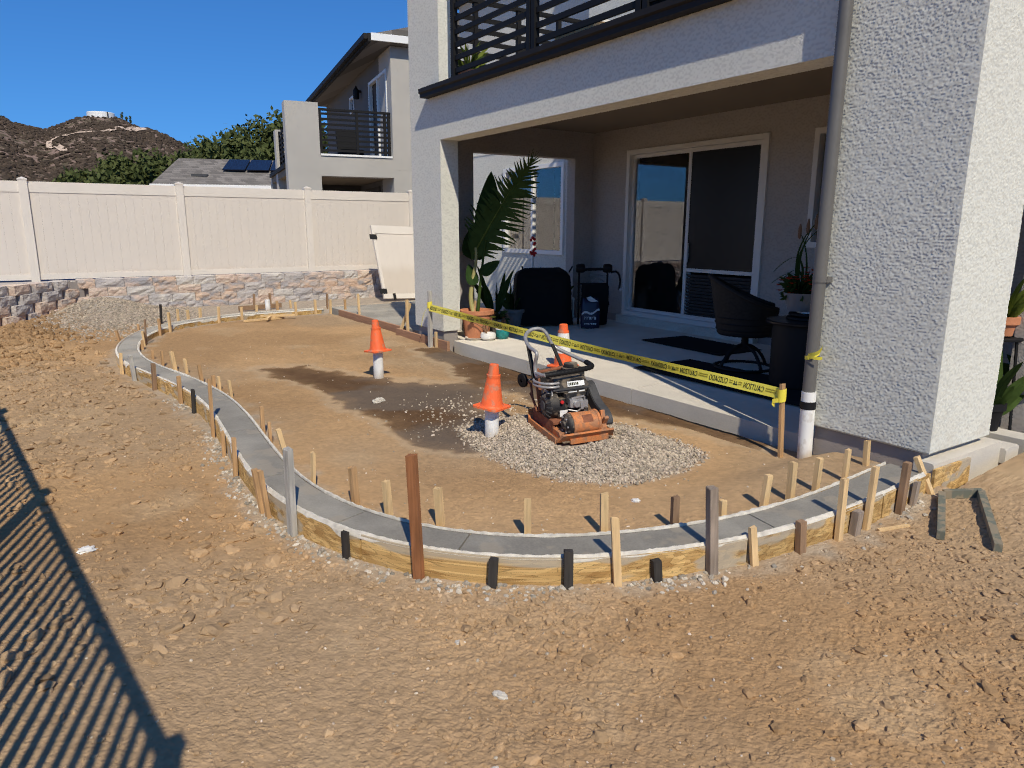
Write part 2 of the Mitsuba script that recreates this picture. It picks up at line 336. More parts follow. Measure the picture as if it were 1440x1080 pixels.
FAR = [(-10.161,0.981,-10.159,0.993,0.321,'brown'),(-11.029,1.162,-11.030,1.157,0.155,'tan'),(-10.914,1.257,-10.915,1.253,0.238,'tan'),(-12.200,1.492,-12.198,1.506,0.306,'dark'),(-11.221,1.420,-11.222,1.415,0.285,'pale'),(-12.161,1.731,-12.161,1.733,0.224,'pale'),(-12.178,1.883,-12.179,1.878,0.201,'pale'),(-12.063,2.068,-12.062,2.075,0.229,'pale'),(-11.948,2.252,-11.947,2.258,0.252,'pale'),(-12.155,2.653,-12.155,2.652,0.210,'pale'),(-13.457,3.209,-13.455,3.220,0.292,'brown'),(-12.324,3.014,-12.323,3.020,0.186,'pale'),(-13.599,3.545,-13.601,3.538,0.279,'brown'),(-12.516,3.376,-12.517,3.371,0.235,'tan'),(-13.405,3.860,-13.407,3.854,0.147,'pale'),(-12.225,3.591,-12.227,3.586,0.231,'pale'),(-12.291,3.940,-12.292,3.937,0.249,'pale'),(-13.411,4.566,-13.408,4.572,0.232,'brown'),(-12.140,4.184,-12.138,4.189,0.249,'pale'),(-12.003,4.406,-12.003,4.405,0.249,'tan'),(-11.155,4.335,-11.160,4.322,0.417,'pale'),(-9.042,4.209,-9.042,4.209,0.503,'pale'),(-9.268,4.184,-9.200,4.335,0.434,'pale'),]
OE = [ (-1.961,4.298),(-1.960,4.114),(-1.932,3.961),(-1.912,3.748),(-1.902,3.555),(-1.894,3.306),(-1.907,3.074),(-1.945,2.832),(-2.000,2.576),(-2.035,2.412),(-2.095,2.233),(-2.130,2.120),(-2.177,1.974),(-2.245,1.798),(-2.330,1.654),(-2.450,1.527),(-2.546,1.418),(-2.665,1.300),(-2.815,1.189),(-3.042,1.100),(-3.311,1.010),(-3.584,0.952),(-3.827,0.922),(-4.152,0.922),(-4.613,0.956),(-5.175,0.997),(-5.721,1.033),(-6.145,1.042),(-6.581,1.008),(-7.031,0.951),(-7.459,0.877),(-7.858,0.772),(-8.317,0.688),(-8.781,0.657),(-9.327,0.661),(-9.814,0.721),(-10.474,0.886),(-11.146,1.112),(-11.629,1.397),(-11.891,1.695),(-12.137,2.056),(-12.496,2.770),(-12.544,3.720),(-12.789,4.376) ]
IE = [ (-2.026,4.245),(-2.094,4.123),(-2.072,3.904),(-2.050,3.608),(-2.056,3.412),(-2.077,3.136),(-2.116,2.916),(-2.143,2.750),(-2.164,2.557),(-2.218,2.357),(-2.260,2.245),(-2.314,2.094),(-2.392,1.911),(-2.475,1.756),(-2.600,1.621),(-2.740,1.489),(-2.939,1.339),(-3.153,1.238),(-3.438,1.151),(-3.643,1.109),(-3.892,1.094),(-4.282,1.099),(-4.726,1.124),(-5.276,1.174),(-5.798,1.204),(-6.272,1.208),(-6.795,1.153),(-7.258,1.069),(-7.894,0.936),(-8.370,0.831),(-8.847,0.804),(-9.463,0.822),(-10.050,0.917),(-10.525,1.080),(-10.992,1.292),(-11.405,1.621),(-11.743,2.016),(-12.136,2.687),(-12.099,3.612),(-12.095,4.236) ]
# ---------------------------------------------------------------- the concrete edging strip: its two edges in metres
def clean(L, n=260):
    p = np.array(L); s = np.r_[0, np.cumsum(np.linalg.norm(np.diff(p, axis=0), axis=1))]
    q = np.stack([np.interp(np.linspace(0, s[-1], n), s, p[:, k]) for k in (0, 1)], 1)
    from scipy.ndimage import gaussian_filter1d
    return gaussian_filter1d(q, 4, axis=0, mode='nearest')
oe, ie = clean(OE), clean(IE)
mid = clean((oe + ie) / 2, 320)
tg = np.gradient(mid, axis=0); tg /= np.linalg.norm(tg, axis=1, keepdims=True)
nrm = np.stack([-tg[:, 1], tg[:, 0]], 1)                        # to the left of travel: outwards is decided below
arc = np.r_[0, np.cumsum(np.linalg.norm(np.diff(mid, axis=0), axis=1))]
cen = np.array([-6.0, 2.6])
if ((mid + nrm * .1 - cen) ** 2).sum() < ((mid - cen) ** 2).sum(): nrm = -nrm
HW = .105
def at_arc(s, off=0.0):
    return np.array([np.interp(s, arc, mid[:, k] + nrm[:, k] * off) for k in (0, 1)]).T
def arc_of(p):
    return arc[int(np.argmin(((mid - np.asarray(p)) ** 2).sum(1)))]
LOOP = Polygon(np.vstack([mid, [(-12.5, 4.4), (-8.0, 4.2), (-2.2, 4.3)]])).buffer(0)
LINE = LineString(mid)

# ---------------------------------------------------------------- the ground
XS = np.unique(np.round(np.concatenate([np.arange(-3.3, -.45, .0074), np.arange(-7.2, -3.3, .0125), np.arange(-15.4, -7.2, .034), np.arange(-.45, 2.5, .06),
      -15.4 - np.geomspace(.1, 3000, 60), 2.5 + np.geomspace(.1, 2500, 50)]), 4))
YS = np.unique(np.round(np.concatenate([np.arange(-.35, 2.7, .0074), np.arange(2.7, 4.35, .0125), np.arange(-3.2, -.35, .035), np.arange(4.35, 9.0, .06),
      -3.2 - np.geomspace(.1, 2500, 50), 9.0 + np.geomspace(.1, 2500, 50)]), 4))
PILE = np.array([(-4.45, 2.60), (-4.0, 2.47), (-3.54, 2.46), (-3.25, 2.58), (-3.05, 2.80), (-3.03, 3.15), (-3.14, 3.48), (-3.45, 3.52), (-3.85, 3.50), (-4.25, 3.25), (-4.5, 2.9)])
PP = Polygon(PILE).buffer(.12).buffer(-.05)
WET = Polygon([(-7.75, 1.82), (-7.23, 1.8), (-6.65, 2.08), (-5.98, 2.05), (-5.07, 2.13), (-4.4, 2.12), (-4.05, 2.25), (-3.9, 2.5), (-4.4, 2.95), (-4.87, 2.9), (-5.5, 3.3),
               (-5.92, 3.24), (-6.06, 3.01), (-6.25, 3.02), (-6.21, 2.78), (-6.44, 2.73), (-6.75, 2.55), (-7.58, 2.3)]).buffer(0)
WET2 = Polygon([(-7.85, 3.87), (-6.82, 3.74), (-5.73, 3.56), (-4.99, 3.62), (-4.41, 3.80), (-3.92, 3.90), (-3.68, 4.0), (-3.2, 4.19), (-7.74, 4.19)]).buffer(0)
def cells(x, y, s, seed):
    """irregular plates: (a random number per plate, distance from its edge)"""
    x, y = x * s, y * s; ix, iy = np.floor(x).astype(np.int64), np.floor(y).astype(np.int64)
    f1 = np.full(x.shape, 9.0); f2 = f1.copy(); w = np.zeros_like(x)
    def h(a, b, k):
        q = (a * 374761393 + b * 668265263 + (seed * 7 + k) * 144665) & 0xFFFFFFFF; q = ((q ^ (q >> 13)) * 1274126177) & 0xFFFFFFFF
        return ((q ^ (q >> 16)) & 0xFFFF) / 65535.0
    for a in (-1, 0, 1):
        for b in (-1, 0, 1):
            cx, cy = ix + a, iy + b; d = np.hypot(cx + h(cx, cy, 1) - x, cy + h(cx, cy, 2) - y)
            near = d < f1; f2 = np.where(near, f1, np.minimum(f2, d)); w = np.where(near, h(cx, cy, 3), w); f1 = np.where(near, d, f1)
    return w, f2 - f1
def sdist(poly, x, y):
    """distance to a polygon, negative inside (limited to the neighbourhood)"""
    out = np.full(x.shape, 9.0); b = poly.bounds
    m = (x > b[0] - 1.6) & (x < b[2] + 1.6) & (y > b[1] - 1.6) & (y < b[3] + 1.6)
    pt = shapely.points(x[m], y[m])
    d = shapely.distance(poly.exterior, pt)
    out[m] = np.where(shapely.contains(poly, pt), -d, d)
    return out
CORNER = np.array([-14.5, .57]); LW_D = np.array([.755, -.656]); LW_N = np.array([.656, .755])     # the left-hand retaining wall: corner, direction, facing
def rise(x, y):
    return .065 * smooth01(2.5, 4.2, y) * smooth01(-3.2, -2.5, x)
def ground_z(x, y, detail=True):
    x = np.asarray(x, float); y = np.asarray(y, float); shp = x.shape; x = x.ravel(); y = y.ravel()
    near = np.exp(-(np.maximum(0, np.hypot(x + 4, y - 1.5) - 9) / 6) ** 2)
    sd = sdist(LOOP, x, y)
    outside = smooth01(-.1, .12, sd)
    z = -.062 * outside
    far = smooth01(-10.6, -12.2, x) * smooth01(-1.0, .4, y) * outside
    z = z * (1 - far) + far * .0
    dirt = outside * (1 - far) * near
    # rubble and boot-broken clods outside, smooth compacted soil inside
    rough = .35 + .9 * n2(x, y, .55, 11, 2)
    left = smooth01(-3.0, -6.0, x) * smooth01(1.2, .3, y)
    z = z + dirt * ((n2(x, y, 1.1, 1, 2) - .5) * .045 + (n2(x, y, 5.0, 2, 2) - .5) * (.014 + .02 * left) * rough)
    z = z + (1 - outside) * near * ((n2(x, y, 1.0, 3, 2) - .5) * .02 + (n2(x, y, 6.0, 4, 3) - .5) * .016)
    if detail:
        hi = (np.abs(x + 4) < 8.5) & (y > -3) & (y < 4.6)
        d = np.zeros_like(x); xx, yy = x[hi], y[hi]
        wx, wy = xx + .05 * n2(xx, yy, 14., 21, 2), yy + .05 * n2(xx, yy, 14., 22, 2)
        a = n2(wx, wy, 21., 5, 2); b = n2(wx, wy, 60., 6, 2); pl = np.abs(2 * n2(wx, wy, 9., 8, 2) - 1)
        patch = smooth01(.42, .62, n2(xx, yy, 1.6, 9, 2))
        crust = smooth01(.10, .0, pl)                                       # little cracks between crusts
        slab_edge = smooth01(.48, .53, n2(wx, wy, 7.5, 12, 3)) * .013
        d[hi] = (a - .5) * .003 + (b - .5) * (.004 + .006 * patch) + (n2(xx, yy, 125., 16, 2) - .5) * (.008 + .004 * patch) + .4 * slab_edge
        big, be = cells(wx, wy, 13., 3); sml, se = cells(xx + .012 * n2(xx, yy, 60., 23, 2), yy, 42., 4)
        lp = smooth01(-2.2, -4.2, xx) * smooth01(1.6, .6, yy)
        d[hi] += smooth01(.55, .95, big) * smooth01(.02, .16, be) * (.006 + .012 * lp) * (.35 + .65 * patch) + (sml - .5) * (.003 + .006 * patch) - smooth01(.12, .0, se) * .003
        calm = (1 - .62 * smooth01(1.35, .55, yy) * smooth01(-4.2, -2.8, xx)) * (1 - .55 * smooth01(.46, .60, n2(xx, yy, .75, 17, 2))); d[hi] *= calm * .82
        rip = smooth01(.56, .66, n2(xx, yy, .8, 14, 2)) * smooth01(-3.4, -2.0, xx)
        d[hi] += rip * .0024 * (.3 + .7 * smooth01(.4, .6, n2(xx, yy, 3., 18, 2))) * np.sin((xx * .75 + yy * .66 + .05 * n2(xx, yy, 5., 15, 2)) * 2 * np.pi / .052)
        k = dirt[hi] + .45 * (1 - outside[hi])
        z = z + d * np.where(hi, 1, 0) * np.interp(np.arange(len(z)), np.nonzero(hi)[0], k) if False else z + _put(d, hi, k)
    z += rise(x, y) * smooth01(9, 5, y) * smooth01(6, 1, x) * smooth01(-2.75, -2.5, x) + .10 * smooth01(3.6, 5.1, y) * smooth01(-2.0, -1.85, x) * smooth01(8, 4, np.hypot(x, y - 4)) * smooth01(.2, -.2, sd - 3)
    # heap of loose earth at the left, gravel bank in the wall corner, gravel pile, trench along the slab
    z += .16 * np.exp(-((x + 11.6) / 1.5) ** 2 - ((y + .35) / .42) ** 2) * (.7 + .6 * n2(x, y, 3.0, 31, 2))
    z += .09 * np.exp(-((x + 8.6) / 1.1) ** 2 - ((y + .1) / .35) ** 2) * (.5 + n2(x, y, 4.0, 32, 2))
    z += .27 * np.exp(-((x + 14.2) / 1.2) ** 2 - ((y - .85) / .7) ** 2)
    p = sdist(PP, x, y)
    hp_ = .115 * smooth01(.02, -.42, p) * (.85 + .3 * n2(x, y, 4., 33, 2)); cu, cv = (x + 3.80) * .976 - (y - 2.995) * .216, (x + 3.80) * .216 + (y - 2.995) * .976
    pl_ = smooth01(.42, .30, np.abs(cu - .03)) * smooth01(.36, .22, np.abs(cv)); z += hp_; z = np.where(p < .3, z * (1 - pl_) + np.minimum(z, .078 - .055 * cu) * pl_, z)
    z -= (.022 * smooth01(3.86, 4.05, y) + .022 * np.exp(-((y - 4.02 - .03 * n2(x, y, 1.5, 34, 2)) / .025) ** 2)) * smooth01(4.6, 4.3, y) * smooth01(-8.0, -7.4, x) * smooth01(-2.3, -2.9, x)
    # under the slabs, and the neighbours' higher ground behind the fence and the left wall
    under = (y > 4.2) & (x > -13.4) & (x < -1.8) & (y < 12)
    z = np.where(under & (x > -8.8), -.12, z); z = np.where(under & (x <= -8.8), np.minimum(z, -.06) * 0 - .06, z)
    lw = (x - CORNER[0]) * LW_N[0] + (y - CORNER[1]) * LW_N[1]
    behind = (x < -15.02) | ((lw < -.25) & (y < .4) & (x < -9))
    z = np.where(behind, .50 + .05 * (n2(x, y, 2.0, 41, 2) - .5) * near, z)
    back = smooth01(-25, -60, x)
    return (z - 0.0 * back).reshape(shp)
def _put(d, hi, k):
    o = np.zeros_like(d); o[hi] = d[hi] * k; return o
def soil_colour(x, y):
    x = np.asarray(x, float); y = np.asarray(y, float)
    a = n2(x, y, .6, 51, 3); b = n2(x, y, 6., 52, 3); c = n2(x, y, 40., 53, 2); e = n2(x, y, 120., 58, 2)
    col = np.array([.455, .292, .152])[None] * (.56 + .22 * a + .28 * b + .28 * c + .30 * e)[:, None]
    dk = (smooth01(.40, .66, n2(x, y, .8, 61, 3) + .22 * smooth01(-2.6, -1.2, x) * smooth01(.3, 1.6, y) + .12 * smooth01(-8, -10, x)))[:, None] * .55
    col = col * (1 - dk) + np.array([.315, .192, .098]) * (.62 + .35 * c + .42 * e)[:, None] * dk
    gy = smooth01(.50, .68, n2(x, y, .45, 54, 3))[:, None] * .75                          # greyer dusty, trodden patches
    col = col * (1 - gy) + np.array([.40, .285, .175]) * (.8 + .4 * c)[:, None] * gy
    pale = smooth01(.60, .74, n2(x, y, 1.9, 59, 3))[:, None] * .5
    col = col * (1 - pale) + np.array([.50, .36, .215]) * (.85 + .3 * c)[:, None] * pale
    jit = (n2(x, y, 2.6, 55, 3) - .5) * .55 + (n2(x, y, 11., 60, 2) - .5) * .16
    w = np.minimum(sdist(WET, x, y) - .04, sdist(WET2, x, y) - .12) + jit * .7
    wet = (smooth01(.04, -.06, w) * (.84 + .16 * smooth01(-.05, -.25, w)))[:, None]; rim = (smooth01(.16, .05, w) * (1 - smooth01(.03, -.04, w)))[:, None] * .35
    col = col * (1 - rim) + np.array([.52, .42, .29]) * rim
    wc = np.array([.135, .080, .045]) * (.65 + .5 * b + .3 * c)[:, None]
    gw = smooth01(.5, .62, n2(x, y, 1.4, 56, 3))[:, None]
    wc = wc * (1 - gw * .6) + np.array([.17, .145, .12]) * (gw * .6)
    col = col * (1 - wet) + wc * wet
    # cement dust along the strip, gravel fines in the corner by the wall
    g = np.full(len(x), 9.0); m = (x > -14) & (x < -1) & (y > -.5) & (y < 5)
    g[m] = shapely.distance(LINE, shapely.points(x[m], y[m]))
    dust = smooth01(.30, .10, g + (n2(x, y, 7., 57, 3) - .5) * .32)[:, None] * .55
    col = col * (1 - dust) + np.array([.42, .38, .31]) * (.8 + .4 * c)[:, None] * dust
    gr = smooth01(.9, .2, np.hypot((x + 14.0) / 2.9, (y - .85) / 1.15) + (b - .5) * .5)
    gr = np.maximum(gr, smooth01(-11.9, -12.5, x + (b - .5)) * smooth01(.2, .8, y) * .85)
    gr = np.maximum(gr, smooth01(.12, -.05, sdist(PP, x, y)))[:, None]
    col = col * (1 - gr) + np.array([.40, .345, .28]) * (.7 + .6 * c)[:, None] * gr
    pav = smooth01(20, 60, np.hypot(x, y))[:, None]
    return np.clip(col * (1 - pav) + np.array([.22, .17, .11]) * pav, 0.01, 1)
gx, gy = np.meshgrid(XS, YS, indexing='ij')
gz = ground_z(gx, gy)
nx, ny = gx.shape
ii = (np.arange(nx - 1)[:, None] * ny + np.arange(ny - 1)[None]).ravel()
gf = np.vstack([np.stack([ii, ii + ny, ii + ny + 1], 1), np.stack([ii, ii + ny + 1, ii + 1], 1)])
gv = np.stack([gx.ravel(), gy.ravel(), gz.ravel()], 1)
gcol = soil_colour(gv[:, 0], gv[:, 1])
struct('ground', TM(gv, gf), 'mat_soil', smooth=False, color=gcol)

# clods of earth, pebbles, gravel: real little stones
def scatter(n, fn, seed):
    g = np.random.default_rng(seed); out = []
    while len(out) < n:
        P = fn(g, n); out = P if len(out) == 0 else np.vstack([out, P])
    return out[:n]
def on_ground(P): return np.column_stack([P, ground_z(P[:, 0], P[:, 1])])
def clod_area(g, n):
    r = .7 + 9.5 * g.random(n) ** 1.5; th = np.radians(g.uniform(106, 184, n)); P = np.stack([r * np.cos(th), r * np.sin(th)], 1)
    k = (sdist(LOOP, P[:, 0], P[:, 1]) > .2) & (P[:, 1] < 4.1)
    dens = smooth01(.36, .66, n2(P[:, 0], P[:, 1], 1.3, 71, 2)) * .9 + .1
    return P[k & (g.random(n) < dens)]
P1 = scatter(11000, clod_area, 3); s1 = .0035 + .012 * np.random.default_rng(4).random(11000) ** 3
def left_area(g, n):
    P = np.stack([g.uniform(-9.5, -2.6, n), g.uniform(-.6, 1.15, n)], 1); k = (sdist(LOOP, P[:, 0], P[:, 1]) > .22); dens = smooth01(.40, .62, n2(P[:, 0], P[:, 1], 1.1, 72, 2)) * .85 + .15; return P[k & (g.random(n) < dens)]
P2 = np.vstack([scatter(800, clod_area, 5), scatter(1300, left_area, 7)]); s2 = np.r_[.010 + .022 * np.random.default_rng(6).random(800) ** 2.2, .011 + .036 * np.random.default_rng(66).random(1300) ** 2.4]
def heap_area(g, n):
    P = np.stack([g.normal(-11.2, 1.5, n), g.normal(-.2, .33, n)], 1); return P[(sdist(LOOP, P[:, 0], P[:, 1]) > .2) & (P[:, 0] < -8)]
P3 = scatter(900, heap_area, 8); s3 = .015 + .040 * np.random.default_rng(9).random(900) ** 2.5
m1, k1 = rocks(on_ground(P1), s1, 0, (.4, .8), 11); m2, k2 = rocks(on_ground(P2), s2, 1, (.3, .7), 12, .45); m3, k3 = rocks(on_ground(P3), s3, 1, (.5, .9), 13, .3)
def soilvar(P, k, seed, f=1.08):
    c = soil_colour(P[:, 0], P[:, 1]) * f * np.random.default_rng(seed).uniform(.82, 1.15, (len(P), 1)); return np.repeat(np.clip(c, 0, 1), k, 0)
solo('earth_clods', 'loose brown clods of earth strewn over the outer dirt', None, cat(m1, m2, m3), 'mat_clod', kind='stuff', color=np.vstack([soilvar(P1, k1, 1), soilvar(P2, k2, 2, .98), soilvar(P3, k3, 3, .82)]))
def peb_area(g, n):
    r = .9 + 9 * g.random(n) ** 1.3; th = np.radians(g.uniform(108, 182, n)); P = np.stack([r * np.cos(th), r * np.sin(th)], 1); return P[P[:, 1] < 4.1]
P4 = scatter(1900, peb_area, 21); s4 = .0022 + .007 * np.random.default_rng(22).random(1900) ** 2.6
m4, k4 = rocks(on_ground(P4), s4, 0, (.5, .9), 23, .3)
stone_col = lambda n, seed: np.array([.53, .445, .345]) * np.random.default_rng(seed).uniform(.55, 1.35, (n, 1)) * np.random.default_rng(seed + 1).uniform(.98, 1.02, (n, 3))
solo('pebbles', 'small pale pebbles scattered over the bare soil', None, m4, 'mat_clod', kind='stuff', color=np.repeat(np.clip(stone_col(1900, 24), 0, .9), k4, 0))
def pile_area(g, n):
    P = np.stack([g.uniform(-4.6, -2.9, n), g.uniform(2.3, 3.7, n)], 1)
    d = sdist(PP, P[:, 0], P[:, 1]); return P[g.random(n) < smooth01(.10, -.06, d + (g.random(n) - .5) * .1)]
def off_plate(P):
    cu, cv = (P[:, 0] + 3.80) * .976 - (P[:, 1] - 2.995) * .216, (P[:, 0] + 3.80) * .216 + (P[:, 1] - 2.995) * .976; return ~((np.abs(cu) < .30) & (np.abs(cv) < .215))
P5 = scatter(14000, pile_area, 31); P5 = P5[off_plate(P5)]; NS = len(P5); s5 = np.random.default_rng(32).uniform(.0045, .0125, NS)
P5z = on_ground(P5); P5z[:, 2] += np.random.default_rng(33).uniform(-.004, .008, NS)
m5, k5 = rocks(P5z, s5, 0, (.6, 1.0), 34, .2)
solo('gravel_pile', 'low heap of pale crushed gravel under the plate compactor', None, m5, 'mat_clod', kind='stuff', color=np.repeat(np.clip(stone_col(NS, 35) * .92, 0, .9), k5, 0))
def spill_area(g, n):
    P = np.stack([g.normal(-4.75, .38, n), g.normal(2.85, .30, n)], 1); Q = np.stack([g.uniform(-6.6, -3.2, n // 8), g.uniform(3.6, 4.1, n // 8)], 1); return np.vstack([P, Q])
P6 = scatter(520, spill_area, 41); s6 = .004 + .010 * np.random.default_rng(42).random(520) ** 1.6
m6, k6 = rocks(on_ground(P6), s6, 0, (.6, 1.0), 43, .25)
solo('spilled_gravel', 'gravel spilled over the wet soil left of the pile', None, m6, 'mat_clod', kind='stuff', color=np.repeat(np.clip(stone_col(520, 44), 0, .9), k6, 0))
def bank_area(g, n):
    P = np.stack([g.uniform(-14.7, -11.0, n), g.uniform(-.2, 3.2, n)], 1)
    ok = (sdist(LOOP, P[:, 0], P[:, 1]) > .14) & (((P[:, 0] - CORNER[0]) * LW_N[0] + (P[:, 1] - CORNER[1]) * LW_N[1]) > .1)
    return P[ok & (g.random(n) < smooth01(1.15, .45, np.hypot((P[:, 0] + 14) / 2.9, (P[:, 1] - .8) / 1.5)))]
P7 = scatter(5200, bank_area, 51); s7 = np.random.default_rng(52).uniform(.008, .022, 5200)
m7, k7 = rocks(on_ground(P7), s7, 0, (.6, 1.0), 53, .25)
solo('gravel_bank', 'grey gravel banked against the corner of the stone wall', None, m7, 'mat_clod', kind='stuff', color=np.repeat(np.clip(stone_col(5200, 54) * .76, 0, .9), k7, 0))
for (x, y, s, lab) in ((-3.80, .035, .036, 'flat white stone on the dirt beside the picket shadow'), (-2.13, 1.17, .019, 'pale pebble alone on bare dirt in the centre foreground, nearest the red stake'),
                       (-1.78, 1.13, .021, 'grey pebble with a pale rim lower in the centre foreground'), (-1.50, .93, .024, 'tan pebble casting a small shadow at the bottom centre of the dirt'),
                       (-5.64, 2.33, .05, 'pale stone lying in the middle of the wet patch'), (-2.72, 2.62, .022, 'small white pebble between the gravel pile and the strip')):
    m, k = rocks(np.array([[x, y, float(ground_z(np.array([x]), np.array([y]))[0])]]), [s], 2, (.4, .6), int(-x * 1000))
    solo('stone', lab, 'stone', m, 'mat_potwhite' if 'white' in lab else 'mat_slab', smooth=40)

# ---------------------------------------------------------------- the strip itself, in sections between its joints
def ribbon(s0, s1, o0, o1, z0, z1, step=.05, rnd=.008):
    n = max(3, int((s1 - s0) / step)); s = np.linspace(s0, s1, n)
    prof = [(o0, z0), (o0, z1 - rnd), (o0 + rnd, z1), (o1 - rnd, z1), (o1, z1 - rnd), (o1, z0)]
    v = np.concatenate([np.column_stack([at_arc(s, o), np.full(n, z)]) for o, z in prof]); f = []
    m = len(prof)
    for i in range(m):
        j = (i + 1) % m
        for k in range(n - 1):
            f += [(i * n + k, j * n + k, j * n + k + 1), (i * n + k, j * n + k + 1, i * n + k + 1)]
    e = [list(range(0, m * n, n)), list(range(n - 1, m * n, n))]
    for q in range(1, m - 1):
        f += [(e[0][0], e[0][q + 1], e[0][q]), (e[1][0], e[1][q], e[1][q + 1])]
    v[:, 2] += rise(v[:, 0], v[:, 1])
    w = TM(v, f)
    if w.volume < 0: w.invert()
    return w
labels['kerb_strip'] = {'kind': 'structure', 'label': 'curved strip of fresh grey concrete'}
cuts = [arc[2]] + sorted(arc_of(p) for p in ((-2.05, 2.84), (-2.64, 1.46), (-3.2, 1.14), (-4.05, 1.05), (-5.09, 1.09), (-6.3, 1.12), (-7.88, .88), (-9.4, .75), (-11.2, 1.35), (-12.2, 2.9))) + [arc[-2]]
for a, b in zip(cuts[:-1], cuts[1:]):
    part('kerb_strip', 'section', ribbon(a + .004, b - .004, -HW, HW, -.07, .07), 'mat_strip', 30)
def rim(off, seed):
    n = 900; s = np.linspace(arc[3], arc[-3], n); g = np.random.default_rng(seed)
    w = .006 + .014 * smooth01(.55, .85, meshkit.fbm(np.stack([s * 5, s * 0, s * 0], -1), 3, seed)) + .004 * g.random(n)
    h = .006 + .006 * g.random(n); wo = w * (1 if off > 0 else 1)
    sg = np.sign(off); v = []
    drip = .004 + .05 * smooth01(.62, .84, meshkit.fbm(np.stack([s * 4, s * 0 + 7, s * 0], -1), 3, seed + 1))
    for do, z in ((-.3, .069), (-.1, .072 + 0), (.5, .073), (1.0, .066), (1.05, .05)):
        zz = np.full(n, z)
        if z > .071: zz = zz + h
        q = at_arc(s, off + sg * 0); nn = np.stack([np.interp(s, arc, nrm[:, k]) for k in (0, 1)], 1)
        oo = do * w if do < 1 else np.maximum(w, .0205) * do
        if do > 1: zz = .07 - drip
        v.append(np.column_stack([q + nn * (sg * oo)[:, None], zz]))
    v = np.concatenate(v); v[:, 2] += rise(v[:, 0], v[:, 1]); f = []
    for i in range(4):
        for k in range(n - 1):
            a, b = i * n + k, (i + 1) * n + k
            f += [(a, b, b + 1), (a, b + 1, a + 1)]
    return TM(v, f)
part('kerb_strip', 'slurry_rim', rim(HW, 3), 'mat_slurry', 40, label='ragged dried cement along the outer edge')
part('kerb_strip', 'slurry_rim', rim(-HW, 5), 'mat_slurry', 40, label='ragged dried cement along the inner edge')
ob = [arc[1]] + sorted(arc_of(p) for p in ((-2.03, 3.95), (-2.0, 3.55), (-2.03, 3.25), (-2.03, 2.62), (-2.3, 1.80), (-2.98, 1.16), (-4.3, 1.0), (-6.35, 1.08), (-8.3, .76))) + [arc_of((-9.6, .72))]
wh = ['nearest the house pillar', 'second from the house pillar', 'third from the house pillar', 'fourth from the house pillar', 'fifth from the house pillar',
      'at the bottom of the front curve', 'left of the tall red-brown stake', 'behind the tall grey stake on the left', 'at the middle of the left run', 'at the far end of the left run']
for i, (a, b) in enumerate(zip(ob[:-1], ob[1:])):
    solo('form_board', 'strand-board form along the outer strip edge, ' + wh[i], 'board', ribbon(a + .006, b - .006, HW + .002, HW + .020, -.14, .066 + .004 * (i % 3), rnd=.001), 'mat_osb', 30, group='strand-board forms round the strip')
ib = np.linspace(arc[4], arc[-4], 6)
for i, (a, b) in enumerate(zip(ib[:-1], ib[1:])):
    solo('form_board', 'thin form board along the inner strip edge, ' + ['by the house pillar', 'inside the front curve', 'inside the left run', 'inside the far left bend', 'along the far end'][i],
         'board', ribbon(a + .006, b - .006, -HW - .018, -HW - .002, -.06, .064, rnd=.001), 'mat_osb', 30, group='strand-board forms inside the strip')
def crumb_area(g, n):
    s = g.uniform(arc[6], arc_of((-7.0, 1.0)), n); lum = smooth01(.45, .62, meshkit.fbm(np.stack([s * 1.6, s * 0, s * 0], -1), 2, 5))
    o = HW + .03 + np.abs(g.normal(0, .06, n)); P = np.array([at_arc(a, b) for a, b in zip(s, o)]).reshape(-1, 2); return P[g.random(n) < lum * .9 + .06]
P8 = scatter(1100, crumb_area, 61); s8 = .003 + .013 * np.random.default_rng(62).random(1100) ** 2.2
m8, k8 = rocks(on_ground(P8), s8, 1, (.5, .9), 63, .35)
solo('cement_crumbs', 'grey crumbs of spilled cement along the foot of the form boards', None, m8, 'mat_clod', kind='stuff', color=np.repeat(np.clip(np.array([.47, .42, .345]) * np.random.default_rng(64).uniform(.5, 1.4, (1100, 1)), 0, .9), k8, 0))

